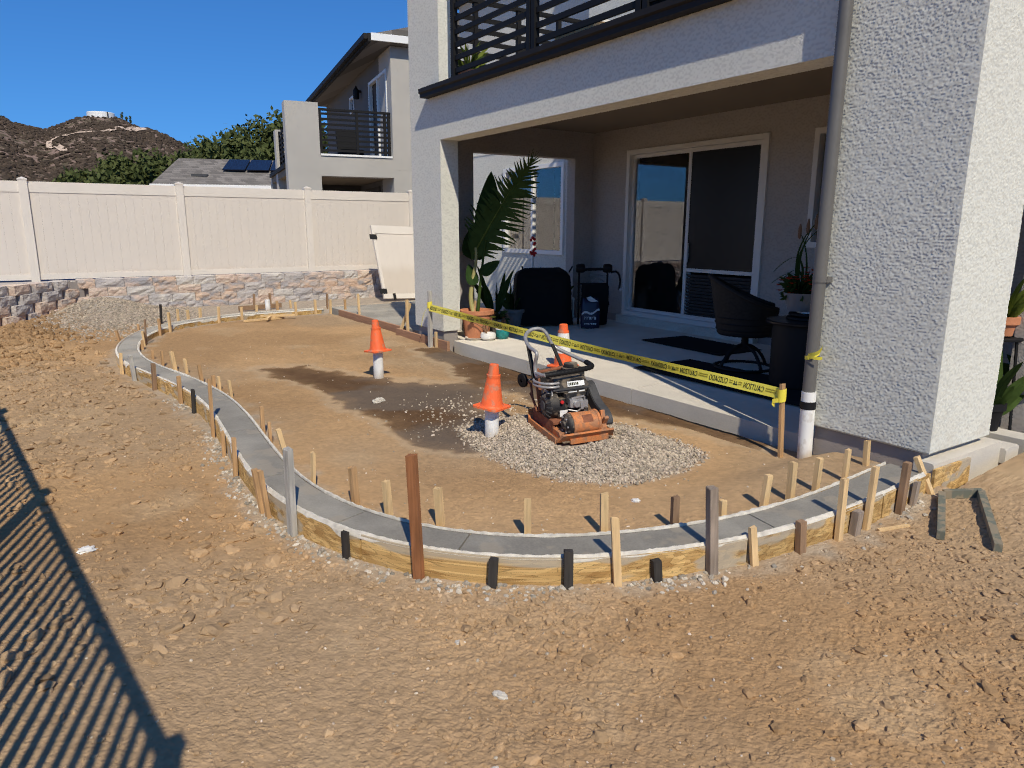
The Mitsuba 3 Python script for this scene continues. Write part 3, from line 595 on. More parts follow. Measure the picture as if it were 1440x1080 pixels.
# ---------------------------------------------------------------- wooden stakes
KW = {'red': .043, 'grey': .046, 'pale': .036, 'tan': .036, 'brown': .038, 'dark': .036, 'weathered': .040}
LOOK = {'red': 'reddish brown wooden stake', 'grey': 'weathered grey wooden stake', 'pale': 'pale new wooden stake', 'tan': 'tan wooden stake', 'brown': 'brown weathered wooden stake', 'dark': 'dark stained stake', 'weathered': 'rough grey-brown stake'}
def stake(rec, i, run, label):
    bx, by, tx, ty, tz, kind = rec
    if run in ('outer', 'inner', 'far'):
        k = int(np.argmin(((mid - [bx, by]) ** 2).sum(1))); sg = {'outer': 1, 'inner': -1}.get(run, np.sign((np.array([bx, by]) - mid[k]) @ nrm[k]))
        o = sg * ((np.array([bx, by]) - mid[k]) @ nrm[k]); q = nrm[k] * sg * max(0, .150 - o); bx, by, tx, ty = bx + q[0], by + q[1], tx + q[0], ty + q[1]
    g = np.random.default_rng(int(abs(bx * 1000 + by * 77)))
    bz = float(ground_z(np.array([bx]), np.array([by]), False)[0])
    b, t = np.array([bx, by, bz - .14]), np.array([tx, ty, tz])
    if t[2] < bz + .05: t[2] = bz + .1
    d = t - np.array([bx, by, bz]); b = np.array([bx, by, bz]) - d / d[2] * .14
    k = int(np.argmin(((mid - [bx, by]) ** 2).sum(1))); w = KW[kind] * g.uniform(.9, 1.1)
    m = beam(b, t, w, w * g.uniform(.5, .95), .0025, up=(nrm[k, 0], nrm[k, 1], 0))
    v = m.vertices; top = v[:, 2] > t[2] - .03
    v[top, 2] += g.uniform(-.006, .006, top.sum())
    solo('wooden_stake', label, 'stake', TM(v, m.faces), 'mat_wood_' + kind, group='stakes holding the concrete forms')
def size_word(r):
    h = r[4] + .06
    return 'tall ' if h > .34 else 'short ' if h < .17 else ''
for i, r in enumerate(OUTER):
    extra = ', leaning' if i == 0 else ' taped to its twin' if False else ''
    stake(r, i, 'outer', '%s%s, %s from the house pillar along the outer strip edge%s' % (size_word(r), LOOK[r[5]], ring_word(i), extra))
for i, r in enumerate(INNER):
    stake(r, i, 'inner', '%s%s, %s from the house pillar along the inner strip edge' % (size_word(r), LOOK[r[5]], ring_word(i)))
for i, r in enumerate(FAR):
    if i == len(FAR) - 1: lab = 'pale brace leaning against the last upright stake beside the far house pillar'
    elif i == len(FAR) - 2: lab = 'pale upright stake with a leaning brace beside the far house pillar'
    else: lab = '%s%s, %s from the left bend along the far strip' % (size_word(r), LOOK[r[5]], ring_word(i))
    stake(r, i, 'far', lab)
# ---------------------------------------------------------------- cream vinyl fence on the left
FX = -15.0
fence = thing('vinyl_fence', 'cream vinyl privacy fence standing on the stone retaining wall', 'fence')
posts = [-7.36, -4.93, -2.50, -.07, 2.37, 4.80, 7.15]
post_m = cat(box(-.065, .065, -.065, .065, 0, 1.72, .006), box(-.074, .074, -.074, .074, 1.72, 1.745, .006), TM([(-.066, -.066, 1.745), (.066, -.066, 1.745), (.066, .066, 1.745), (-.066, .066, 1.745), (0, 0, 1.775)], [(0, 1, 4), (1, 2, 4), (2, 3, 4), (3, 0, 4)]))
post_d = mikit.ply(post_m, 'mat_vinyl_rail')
pitch = (2.43 - .13) / 16
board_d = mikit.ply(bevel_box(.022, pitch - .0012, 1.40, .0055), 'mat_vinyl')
for y in posts:
    part(fence, 'post', {**post_d, 'to_world': T().translate([FX, y, .535])}, None)
for a, b in zip(posts[:-1], posts[1:]):
    part(fence, 'top_rail', box(FX - .025, FX + .025, a + .066, b - .066, 2.055, 2.235, .008), 'mat_vinyl_rail')
    part(fence, 'bottom_rail', box(FX - .025, FX + .025, a + .066, b - .066, .575, .675, .008), 'mat_vinyl_rail')
    w = (b - a - .13) / 16
    for i in range(16):
        part(fence, 'board', {**board_d, 'to_world': T().translate([FX, a + .065 + w * (i + .5), 1.365]).scale([1, w / pitch, 1])}, None)

# ---------------------------------------------------------------- split-face retaining walls
def split_block(seed, w=.40, d=.26, h=.152):
    g = np.random.default_rng(seed); nu, nv = 5, 3
    u = np.linspace(-w / 2, w / 2, nu + 1); v = np.linspace(0, h, nv + 1)
    U, V = np.meshgrid(u, v, indexing='ij'); D = g.uniform(-.016, .020, U.shape)
    D[0] = D[-1] = -.014; D[:, 0] = D[:, -1] = -.010
    P = np.stack([D, U, V], -1).reshape(-1, 3); f = []
    k = nv + 1
    for i in range(nu):
        for j in range(nv):
            a = i * k + j; f += [(a, a + k, a + k + 1), (a, a + k + 1, a + 1)]
    n0 = len(P); ring = [i * k for i in range(nu + 1)] + [nu * k + j for j in range(1, k)] + [i * k + nv for i in range(nu - 1, -1, -1)] + [j for j in range(nv - 1, 0, -1)]
    Q = P[ring].copy(); Q[:, 0] = -d; Q[:, 1] *= .86
    P = np.vstack([P, Q]); m = len(ring)
    for i in range(m):
        a, b = ring[i], ring[(i + 1) % m]; f += [(a, n0 + i, b), (b, n0 + i, n0 + (i + 1) % m)]
    return TM(P, f)
BLK = [split_block(i) for i in range(6)]
blk_d = {}
def block(i, c):
    if (i, c) not in blk_d: blk_d[(i, c)] = mikit.ply(BLK[i], 'mat_block_%d' % c)
    return blk_d[(i, c)]
rw = thing('retaining_wall', 'tan and grey split-face block wall under the cream fence', 'wall')
g = np.random.default_rng(12)
for r in range(6):
    y = .60 - (.2 if r % 2 else 0) + .02 * r; xf = -14.52 - .028 * r
    while y < 6.45:
        w = g.choice([.40, .40, .30, .46]) ; w = min(w, 6.5 - y)
        if w > .12:
            part(rw, 'block', {**block(g.integers(6), g.integers(6)), 'to_world': T().translate([xf + g.uniform(-.008, .008), y + w / 2, -.345 + .153 * r]).scale([1, (w - .006) / .40, 1])}, None)
        y += w
rw2 = thing('retaining_wall', 'stepped block wall at the left edge with dark gaps between its blocks', 'wall')
an = math.degrees(math.atan2(LW_N[1], LW_N[0]))
for r in range(6):
    s = -.22 + (.20 if r % 2 else 0)
    while s < 4.2:
        w = g.choice([.40, .46, .42])
        p = CORNER + LW_D * (s + w / 2) - LW_N * (.03 * r)
        part(rw2, 'block', {**block(g.integers(6), g.integers(6)), 'to_world': T().translate([float(p[0]), float(p[1]), -.345 + .153 * r]).rotate([0, 0, 1], an + 9 + g.uniform(-3, 3)).scale([1, (w - .01) / .40, 1])}, None)
        s += w + .03
fill = Polygon([(-15.6, .62), (-14.72, .62), tuple(CORNER + LW_D * .2 - LW_N * .22), tuple(CORNER + LW_D * 4.3 - LW_N * .22), (-11.6, -8), (-15.6, -8)])
struct('raised_bed', prism(fill, -.3, .545), 'mat_footing')
struct('wall_backfill', box(-15.6, -14.79, .62, 6.5, -.3, .552), 'mat_footing')

solo('form_board', 'strand-board form along the right side of the near house pillar foot', 'board', box(-1.90, -1.884, 4.14, 4.56, -.08, .135), 'mat_osb', group='strand-board forms round the strip')

# leaning gate panel
gp = thing('gate_panel', 'cream vinyl gate leaning crooked between the fence and the house', 'gate')
bl = np.array([-13.55, 5.86, .06]); lean = np.array([-.50, -.03, 1.46]); ac = np.array([.02, .99, -.035]); ac /= np.linalg.norm(ac)
H_ = np.linalg.norm(lean); eu = ac; ev = lean / H_; en = np.cross(eu, ev)
def gpan(u0, u1, v0, v1, t0, t1): return panel(rect(u0, u1, v0, v1), bl + en * t0, eu, ev, en, t1 - t0)
part(gp, 'rail', gpan(0, 1.25, H_ - .17, H_, -.02, .03), 'mat_vinyl_rail'); part(gp, 'rail', gpan(.0, 1.25, 0, .10, -.02, .03), 'mat_vinyl_rail')
part(gp, 'stile', gpan(-.06, 0, 0, H_, -.025, .035), 'mat_vinyl_rail'); part(gp, 'stile', gpan(1.25, 1.31, 0, H_, -.025, .035), 'mat_vinyl_rail')
for i in range(8): part(gp, 'board', gpan(.0005 + i * .15625, .1557 + i * .15625, .10, H_ - .17, -.008, .014), 'mat_vinyl')
for v0 in (.10, H_ - .30): part(gp, 'hinge', gpan(-.13, .02, v0, v0 + .10, .036, .05), 'mat_black')
part(gp, 'hinge', gpan(.14, .19, -.03, .10, .032, .06), 'mat_black'); 

# ---------------------------------------------------------------- concrete slabs
def sloped(x0, x1, y0, y1, z0, za, zb):
    m = box(x0, x1, y0, y1, z0, 1.0, .006); v = m.vertices; hi = v[:, 2] > .5
    v[hi, 2] = (za + (zb - za) * (v[hi, 1] - y0) / (y1 - y0)) - (1.0 - v[hi, 2]); return TM(v, m.faces)
labels['patio_slab'] = {'kind': 'structure'}
for a, b in ((-7.86, -6.22), (-6.214, -4.58), (-4.574, -2.14)):
    part('patio_slab', 'slab', sloped(a, b, 4.30, 7.2, -.15, .078, .152), 'mat_slab', 30)
part('patio_slab', 'slab', sloped(-8.70, -7.866, 4.45, 7.2, -.15, .082, .152), 'mat_slab', 30)
labels['side_path'] = {'kind': 'structure'}
for a, b, c, d in ((-12.55, -10.6, 4.31, 5.6), (-10.594, -8.73, 4.31, 5.6), (-12.75, -10.6, 5.606, 7.4), (-10.594, -8.73, 5.606, 7.4)):
    part('side_path', 'slab', box(a, b, c, d, -.12, .075, .006), 'mat_strip', 30)
for i, (x0, x1, lab) in enumerate(((-11.95, -9.32, 'brown timber form along the edge of the side path'), (-9.2, -8.42, 'short brown timber form left of the far house pillar foot'), (-8.40, -7.68, 'brown timber form in front of the far house pillar foot'))):
    solo('timber_form', lab, 'board', box(x0, x1, 4.10 + .16 * (i == 0), 4.14 + .16 * (i == 0), -.06, .085 + .01 * i, .003), 'mat_timber')

# ---------------------------------------------------------------- the house
YF, YB = 4.178, 7.05
house = thing('house', 'pale stucco house with a covered patio and balcony above', 'house')
def hp(n, m, mat='mat_stucco', **k): return part(house, n, m, mat, **k)
hp('pillar', box(-8.71, -7.913, YF, 4.42, .20, 4.34, .012), label='far stucco pillar left of the patio')
def stucco_wrap():
    c = np.array([-1.946, YF]); sv = np.arange(0, .785 + .737, .0056); zv = np.arange(.20, 4.345, .0059)
    q = np.where((sv < .789)[:, None], np.column_stack([-2.735 + sv, np.full_like(sv, YF)]), np.column_stack([np.full_like(sv, -1.946), YF + sv - .789]))
    nn = np.where((sv < .789)[:, None], (0., -1.), (1., 0.)); k = np.abs(sv - .789) < .004; nn[k] = (.7071, -.7071)
    P = np.concatenate([np.broadcast_to(q[:, None], (len(sv), len(zv), 2)), np.broadcast_to(zv[None, :, None], (len(sv), len(zv), 1))], -1)
    ed = .35 + .65 * smooth01(.0, .03, np.abs(sv - .789))[:, None]; h = (smooth01(.25, .75, meshkit.fbm(P * 112., 2, 5)) * .0034 + (meshkit.noise(P * 175., 6) - .5) * .0022) * ed * (.75 + .5 * meshkit.fbm(P * 2.2, 2, 8)) + (meshkit.fbm(P * 3., 2, 7) - .5) * .005 * ed
    P = P.copy(); P[..., :2] += nn[:, None] * (h - .003)[..., None]; a, b = P.shape[:2]
    P[:, 0, :2] -= nn * .02; i = (np.arange(a - 1)[:, None] * b + np.arange(b - 1)[None]).ravel()
    return TM(P.reshape(-1, 3), np.vstack([np.stack([i, i + b, i + b + 1], 1), np.stack([i, i + b + 1, i + 1], 1)]))
hp('pillar', cat(box(-2.735, -1.956, YF + .010, 4.915, .20, 4.34, .006), stucco_wrap()), 'mat_stucco_near', smooth=True, label='near stucco pillar at the right')
hp('beam', box(-7.915, -2.713, YF + .0005, 4.44, 2.509, 3.02), label='stucco beam across the patio')
hp('footing', box(-8.66, -7.95, 4.205, 4.40, -.1, .199), 'mat_footing'); hp('footing', box(-2.70, -2.0, 4.21, 4.90, -.12, .199), 'mat_footing')
hp('footing_ledge', box(-2.02, -1.905, 4.16, 5.0, -.15, .160, .012), 'mat_slab')
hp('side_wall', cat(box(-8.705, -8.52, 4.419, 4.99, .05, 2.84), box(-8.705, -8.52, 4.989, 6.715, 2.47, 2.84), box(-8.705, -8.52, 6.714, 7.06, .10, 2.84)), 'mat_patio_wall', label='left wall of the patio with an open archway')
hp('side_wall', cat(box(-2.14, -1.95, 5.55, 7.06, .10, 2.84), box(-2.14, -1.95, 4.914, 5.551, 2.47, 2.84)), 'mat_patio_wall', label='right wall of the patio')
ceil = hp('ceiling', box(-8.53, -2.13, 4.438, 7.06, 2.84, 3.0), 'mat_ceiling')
for x, y in ((-4.75, 5.28), (-3.45, 5.25)):
    part(house, 'ceiling_light', disc_cyl((x, y, 2.842), (0, 0, -1), .085, .018, 24), 'mat_frame', 30)
# back wall with the door and window openings
DX0, DX1, DZ0, DZ1 = -7.735, -5.43, .275, 2.515
WX0, WX1, WZ0, WZ1 = -4.82, -3.3, 1.30, 2.50
bw = Polygon([(-8.71, .0), (-1.95, .0), (-1.95, 2.84), (-8.71, 2.84)]).difference(rect(DX0, DX1, DZ0, DZ1)).difference(rect(WX0, WX1, WZ0, WZ1))
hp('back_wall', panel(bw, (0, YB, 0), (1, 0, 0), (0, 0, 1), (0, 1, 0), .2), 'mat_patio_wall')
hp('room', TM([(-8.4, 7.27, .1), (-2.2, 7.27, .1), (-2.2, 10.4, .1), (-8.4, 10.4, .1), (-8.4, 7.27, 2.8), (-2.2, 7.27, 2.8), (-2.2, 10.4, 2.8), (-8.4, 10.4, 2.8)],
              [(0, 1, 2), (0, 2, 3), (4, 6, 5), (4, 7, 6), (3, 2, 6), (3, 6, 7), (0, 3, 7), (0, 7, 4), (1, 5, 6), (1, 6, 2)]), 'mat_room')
def frame_rect(x0, x1, z0, z1, w, y0, y1):
    return panel(rect(x0, x1, z0, z1).difference(rect(x0 + w, x1 - w, z0 + w, z1 - w)), (0, y0, 0), (1, 0, 0), (0, 0, 1), (0, 1, 0), y1 - y0)
door = house + '__sliding_door'
labels[door] = {'label': 'sliding glass patio door in a white frame'}
mx = (DX0 + DX1) / 2
part(door, 'frame', frame_rect(DX0 - .02, DX1 + .02, DZ0 - .02, DZ1 + .02, .06, YB - .03, YB + .08), 'mat_frame')
part(door, 'sash', frame_rect(DX0 + .045, mx + .03, DZ0 + .045, DZ1 - .045, .045, YB + .032, YB + .066), 'mat_frame')
part(door, 'sash', frame_rect(mx - .03, DX1 - .045, DZ0 + .045, DZ1 - .045, .05, YB - .012, YB + .028), 'mat_frame')
part(door, 'pane', box(DX0 + .09, mx, DZ0 + .09, DZ1 - .09, YB, YB) if False else TM([(DX0 + .085, YB + .049, DZ0 + .085), (mx - .012, YB + .049, DZ0 + .085), (mx - .012, YB + .049, DZ1 - .085), (DX0 + .085, YB + .049, DZ1 - .085)], [(0, 1, 2), (0, 2, 3)]), 'mat_glass')
part(door, 'pane', TM([(mx + .018, YB + .008, DZ0 + .7), (DX1 - .09, YB + .008, DZ0 + .7), (DX1 - .09, YB + .008, DZ1 - .09), (mx + .018, YB + .008, DZ1 - .09)], [(0, 1, 2), (0, 2, 3)]), 'mat_glass')
part(door, 'insect_screen', box(mx + .018, DX1 - .09, YB - .004, YB - .001, DZ0 + .7, DZ1 - .09), 'mat_screen')
part(door, 'mid_rail', box(mx + .018, DX1 - .09, YB - .014, YB + .03, DZ0 + .655, DZ0 + .70), 'mat_frame')
for i in range(13):
    z = DZ0 + .10 + i * .042
    part(door, 'louver', beam((mx + .02, YB + .012, z), (DX1 - .09, YB + .012, z), .006, .040, up=(0, -.6, .8)), 'mat_darkgrey')
part(door, 'handle', box(mx + .02, mx + .045, YB - .035, YB - .012, 1.05, 1.30, .005), 'mat_frame')
part(house, 'door_sill', box(DX0 - .06, DX1 + .06, YB - .10, YB - .002, .12, DZ0 - .022, .006), 'mat_stucco')
win = house + '__window'
labels[win] = {'label': 'window at the right end of the patio wall'}
part(win, 'frame', frame_rect(WX0 - .02, WX1 + .02, WZ0 - .02, WZ1 + .02, .06, YB - .025, YB + .07), 'mat_frame')
part(win, 'pane', TM([(WX0, YB + .03, WZ0), (WX1, YB + .03, WZ0), (WX1, YB + .03, WZ1), (WX0, YB + .03, WZ1)], [(0, 1, 2), (0, 2, 3)]), 'mat_glass')
part(win, 'mullion', box(WX0 + .70, WX0 + .74, YB + .0, YB + .06, WZ0 + .03, WZ1 - .03), 'mat_frame')
hp('skirting', box(-8.52, DX0 - .06, YB - .012, YB - .001, .14, .25), 'mat_footing'); hp('skirting', box(DX1 + .06, -2.14, YB - .012, YB - .001, .14, .25), 'mat_footing')
# balcony
hp('balcony_floor', box(-8.705, -1.95, 4.441, 7.05, 3.001, 3.10), 'mat_slab')
prof = [(YF - .001, 3.005), (YF - .11, 3.005), (YF - .11, 3.045), (YF - .13, 3.06), (YF - .13, 3.105), (4.50, 3.125), (4.50, 3.1), (YF - .001, 3.05)]
trim = panel(Polygon(prof[:5] + [(YF + .16, 3.115), (YF + .16, 3.06), (YF - .001, 3.055)]), (-8.205, 0, 0), (0, 1, 0), (0, 0, 1), (1, 0, 0), 8.205 - 2.72)
tv = trim.vertices.copy(); m = (tv[:, 1] > YF - .0005) & (tv[:, 0] < -7.92); tv[m, 0] = -7.905
hp('balcony_trim', TM(tv, trim.faces), 'mat_bronze', label='dark moulding below the balcony railing')
rl = house + '__railing'
labels[rl] = {'label': 'black slatted balcony railing'}
RY = 4.27
zs = [3.245 + .137 * i for i in range(7)]
px = [-7.70, -6.17, -6.09, -4.62, -4.54, -3.10]
for x in px: part(rl, 'post', box(x - .03, x + .03, RY - .03, RY + .03, 3.10, 4.25, .004), 'mat_rail')
for z in zs: part(rl, 'slat', box(-7.69, -2.75, RY - .012, RY + .016, z - .026, z + .026, .003), 'mat_rail')
part(rl, 'handrail', box(-7.72, -2.74, RY - .04, RY + .04, 4.25, 4.29, .006), 'mat_rail')
rs = house + '__railing_001'
labels[rs] = {'label': 'black slatted railing on the left side of the balcony'}
SX = -8.42
for y in (4.50, 4.98, 5.64, 6.30, 6.98): part(rs, 'post', box(SX - .028, SX + .028, y - .028, y + .028, 3.10, 4.25, .004), 'mat_rail')
for z in zs: part(rs, 'slat', box(SX - .016, SX + .012, 4.45, 7.04, z - .026, z + .026, .003), 'mat_rail')
part(rs, 'handrail', box(SX - .04, SX + .04, 4.45, 7.04, 4.25, 4.29, .006), 'mat_rail')
hp('upper_wall', box(-8.70, -1.95, YB, YB + .2, 2.842, 7.0), label='stucco wall behind the balcony')
hp('roof', box(-8.9, -1.6, 6.75, 13.0, 6.05, 6.25), 'mat_bronze')
hp('balcony_door', box(-4.6, -2.9, YB - .02, YB - .002, 3.12, 5.3), 'mat_room')
# wing at the back left, seen through the archway
WYF = 7.5
wx0, wx1, wz0, wz1 = -11.62, -9.82, 1.06, 2.53
ww = Polygon([(-13.3, -.1), (-8.71, -.1), (-8.71, 5.75), (-13.3, 5.75)]).difference(rect(wx0, wx1, wz0, wz1))
hp('wing_wall', panel(ww, (0, WYF, 0), (1, 0, 0), (0, 0, 1), (0, 1, 0), .2), label='wing wall seen through the archway')
hp('wing_wall', cat(box(-13.3, -13.1, 7.699, 11, -.1, 5.75), box(-13.3, -8.71, 10.8, 11, -.1, 5.75), box(-8.71, -8.5, YB + .2, 11, 0, 5.75)))
hp('wing_roof', box(-13.55, -8.6, 7.25, 11.2, 5.75, 5.95), 'mat_bronze')
hp('control_joint', cat(box(-10.98, -10.95, WYF - .008, WYF - .001, 2.60, 5.7), box(-13.28, -8.75, WYF - .010, WYF - .0012, 2.86, 2.885)), 'mat_stucco')
w2 = house + '__window_001'
labels[w2] = {'label': 'white framed window seen through the archway, reflecting the fence'}
part(w2, 'frame', frame_rect(wx0 - .03, wx1 + .03, wz0 - .03, wz1 + .03, .07, WYF - .03, WYF + .06), 'mat_white')
part(w2, 'mullion', box(-10.75, -10.69, WYF - .02, WYF + .05, wz0 + .04, wz1 - .04), 'mat_white')
part(w2, 'pane', TM([(-10.69, WYF + .02, wz0), (wx1, WYF + .02, wz0), (wx1, WYF + .02, wz1), (-10.69, WYF + .02, wz1)], [(0, 1, 2), (0, 2, 3)]), 'mat_glass')
part(w2, 'pane', TM([(wx0, WYF + .03, wz0), (-10.75, WYF + .03, wz0), (-10.75, WYF + .03, wz1), (wx0, WYF + .03, wz1)], [(0, 1, 2), (0, 2, 3)]), 'mat_glass')
part(w2, 'curtain', TM([(wx0 + (.9 * i / 24), WYF + .10 + .02 * math.sin(i * 1.7), z) for i in range(25) for z in (wz0 - .02, wz1 + .02)], [t for i in range(24) for t in ((2 * i, 2 * i + 2, 2 * i + 3), (2 * i, 2 * i + 3, 2 * i + 1))]), 'mat_curtain')
hp('wing_room', box(-13.05, -8.75, 7.75, 10.75, .1, 2.9), 'mat_room') if False else None
hp('wing_room', TM([(-12.9, 9.6, .1), (-8.75, 9.6, .1), (-8.75, 9.6, 2.9), (-12.9, 9.6, 2.9)], [(0, 1, 2), (0, 2, 3)]), 'mat_room')
# downspout on the near pillar
ds = house + '__downspout'
labels[ds] = {'label': 'grey-brown downspout ending in a white plastic pipe'}
part(ds, 'pipe', tube([(-2.712, 4.115, .36), (-2.708, 4.115, 2.0), (-2.702, 4.115, 4.34)], .041, 16), 'mat_downspout', 40)
part(ds, 'lower_pipe', tube([(-2.700, 4.12, -.1), (-2.711, 4.116, .44)], .046, 18), 'mat_pvc', 40)
part(ds, 'coupling', tube([(-2.7095, 4.117, .325), (-2.7105, 4.117, .375)], .050, 18), 'mat_black', 40)
for z in (1.15, 3.0): part(ds, 'strap', cat(tube([(-2.707, 4.115, z), (-2.707, 4.115, z + .035)], .045, 16), box(-2.73, -2.66, 4.12, 4.177, z, z + .035)), 'mat_downspout', 40)

# ---------------------------------------------------------------- neighbour house behind the fence (local axes: a right, b away, z)
NV, NU, NP = np.array([.1736, .9848, 0]), np.array([-.9848, .1736, 0]), np.array([-17.3, 4.8, 0])
def nb(m):
    v = m.vertices; return TM(NP + v[:, :1] * NV + v[:, 1:2] * NU + v[:, 2:] * np.array([0, 0, 1.0]), m.faces)
def nbox(*a, **k): return nb(box(*a, **k))
nh = thing('neighbour_house', 'grey-beige two storey house with a balcony behind the fence', 'house')
part(nh, 'tower', nbox(.31, 1.07, 0, .45, 0, 4.32, .01), 'mat_stucco_far')
part(nh, 'beam', nbox(1.068, 2.83, .002, .4, 2.68, 3.14), 'mat_stucco_far')
part(nh, 'coping', nbox(1.08, 2.80, -.03, .42, 3.14, 3.185, .006), 'mat_white')
part(nh, 'pier', nbox(2.82, 4.6, -.001, 1.2, 0, 5.70, .01), 'mat_stucco_far')
part(nh, 'control_joint', cat(nbox(3.02, 3.04, -.006, -.002, 1.5, 5.6), nbox(2.84, 4.58, -.007, -.0022, 2.86, 2.875)), 'mat_stucco_far')
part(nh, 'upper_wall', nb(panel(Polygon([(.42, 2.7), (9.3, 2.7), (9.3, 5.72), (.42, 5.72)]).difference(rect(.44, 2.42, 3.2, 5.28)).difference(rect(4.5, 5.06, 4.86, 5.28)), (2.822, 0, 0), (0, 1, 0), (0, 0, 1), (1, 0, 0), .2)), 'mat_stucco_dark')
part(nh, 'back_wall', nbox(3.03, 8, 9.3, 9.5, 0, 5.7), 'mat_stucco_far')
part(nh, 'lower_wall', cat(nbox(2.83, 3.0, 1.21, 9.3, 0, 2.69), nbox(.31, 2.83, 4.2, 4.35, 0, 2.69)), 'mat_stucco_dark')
part(nh, 'balcony_floor', nbox(.32, 2.83, .42, 4.2, 2.70, 2.95), 'mat_ceiling')  # dark ceiling colour carries the shade of the opening below
part(nh, 'side_pier', nbox(.31, .62, 2.3, 2.75, 0, 3.95, .01), 'mat_stucco_far')
part(nh, 'side_pier', nbox(.31, .55, 4.0, 4.2, 0, 2.95), 'mat_stucco_far')
part(nh, 'side_sill', nbox(.27, .5, .45, 4.2, 2.86, 2.96, .006), 'mat_bronze')
rf = part(nh, 'roof', nb(TM([(2.30, -.25, 5.71), (9, -.25, 5.71), (9, 9.6, 5.71), (2.30, 9.6, 5.71), (2.30, -.25, 5.86), (9, -.25, 7.6), (9, 9.6, 7.6), (2.30, 9.6, 5.86)],
    [(0, 2, 1), (0, 3, 2), (4, 5, 6), (4, 6, 7), (0, 1, 5), (0, 5, 4), (3, 6, 2), (3, 7, 6), (0, 4, 7), (0, 7, 3), (1, 2, 6), (1, 6, 5)])), 'mat_shingle')
part(nh, 'fascia', nbox(2.31, 9, -.30, -.25, 5.72, 5.88), 'mat_white'); part(nh, 'eave_board', nbox(2.24, 2.31, -.28, 9.6, 5.69, 5.87), 'mat_bronze')
part(nh, 'gutter', nbox(2.14, 2.235, -.28, 9.6, 5.74, 5.86, .02), 'mat_bronze')
nd = nh + '__balcony_door'
def nframe(b0, b1, z0, z1, w, a0, a1): return nb(panel(rect(b0, b1, z0, z1).difference(rect(b0 + w, b1 - w, z0 + w, z1 - w)), (a0, 0, 0), (0, 1, 0), (0, 0, 1), (1, 0, 0), a1 - a0))
part(nd, 'frame', cat(nframe(.44, 2.42, 3.2, 5.28, .07, 2.80, 2.9), nbox(2.80, 2.9, 1.40, 1.47, 3.25, 5.22)), 'mat_white')
part(nd, 'pane', nb(TM([(2.86, .5, 3.25), (2.86, 1.42, 3.25), (2.86, 1.42, 5.22), (2.86, .5, 5.22)], [(0, 1, 2), (0, 2, 3)])), 'mat_glass')
part(nd, 'curtain', nbox(2.93, 2.95, .46, 1.42, 3.22, 5.26), 'mat_white')
part(nd, 'opening', nbox(2.92, 2.96, 1.46, 2.40, 3.22, 5.26), 'mat_room')
nw = nh + '__window'
part(nw, 'frame', nframe(4.48, 5.08, 4.84, 5.30, .06, 2.80, 2.9), 'mat_white'); part(nw, 'pane', nbox(2.87, 2.88, 4.53, 5.03, 4.89, 5.25), 'mat_solar')
sc = nh + '__wall_lantern'
part(sc, 'cage', nb(lathe([(0, 5.02), (.07, 5.02), (.09, 5.08), (.085, 5.26), (.03, 5.33), (0, 5.40)], 8, (2.68, 3.42, 0))), 'mat_black'); part(sc, 'bracket', nbox(2.70, 2.82, 3.39, 3.45, 5.20, 5.26), 'mat_black')
nr = nh + '__railing'
for a in (1.13, 2.0, 2.68, 2.78): part(nr, 'post', nbox(a - .03, a + .03, .18, .24, 3.18, 4.22), 'mat_rail')
for i in range(8): part(nr, 'slat', nbox(1.08, 2.82, .195, .225, 3.26 + .118 * i, 3.31 + .118 * i), 'mat_rail')
part(nr, 'handrail', nbox(1.07, 2.82, .17, .25, 4.18, 4.23), 'mat_rail')
nr2 = nh + '__railing_001'
for b in (.5, 1.1, 1.7, 2.28): part(nr2, 'post', nbox(.38, .43, b - .025, b + .025, 2.96, 3.9), 'mat_rail')
for i in range(8): part(nr2, 'slat', nbox(.39, .42, .45, 2.3, 3.02 + .11 * i, 3.07 + .11 * i), 'mat_rail')
part(nh, 'patio_window', cat(nbox(1.2, 1.72, 3.9, 3.94, 1.5, 2.50), nbox(1.95, 2.5, 4.1, 4.14, 1.2, 2.55)), 'mat_white')
part(nh, 'patio_wall', nbox(.6, 2.82, 4.02, 4.08, 0, 2.69), 'mat_room')
part(nh, 'patio_door', nbox(2.79, 2.825, 1.5, 3.2, 0, 2.55), 'mat_room')
nc = thing('lounge_chair', 'dark chair on the neighbouring balcony behind its black railing', 'chair')
part(nc, 'seat', nbox(1.7, 2.25, .7, 1.2, 3.25, 3.38, .02), 'mat_fabric'); part(nc, 'backrest', nb(beam((1.97, 1.2, 3.3), (1.97, 1.4, 3.9), .55, .08, .02)), 'mat_fabric')
for a in (1.74, 2.2):
    for b in (.74, 1.16): part(nc, 'leg', nbox(a - .02, a + .02, b - .02, b + .02, 2.95, 3.25), 'mat_black')

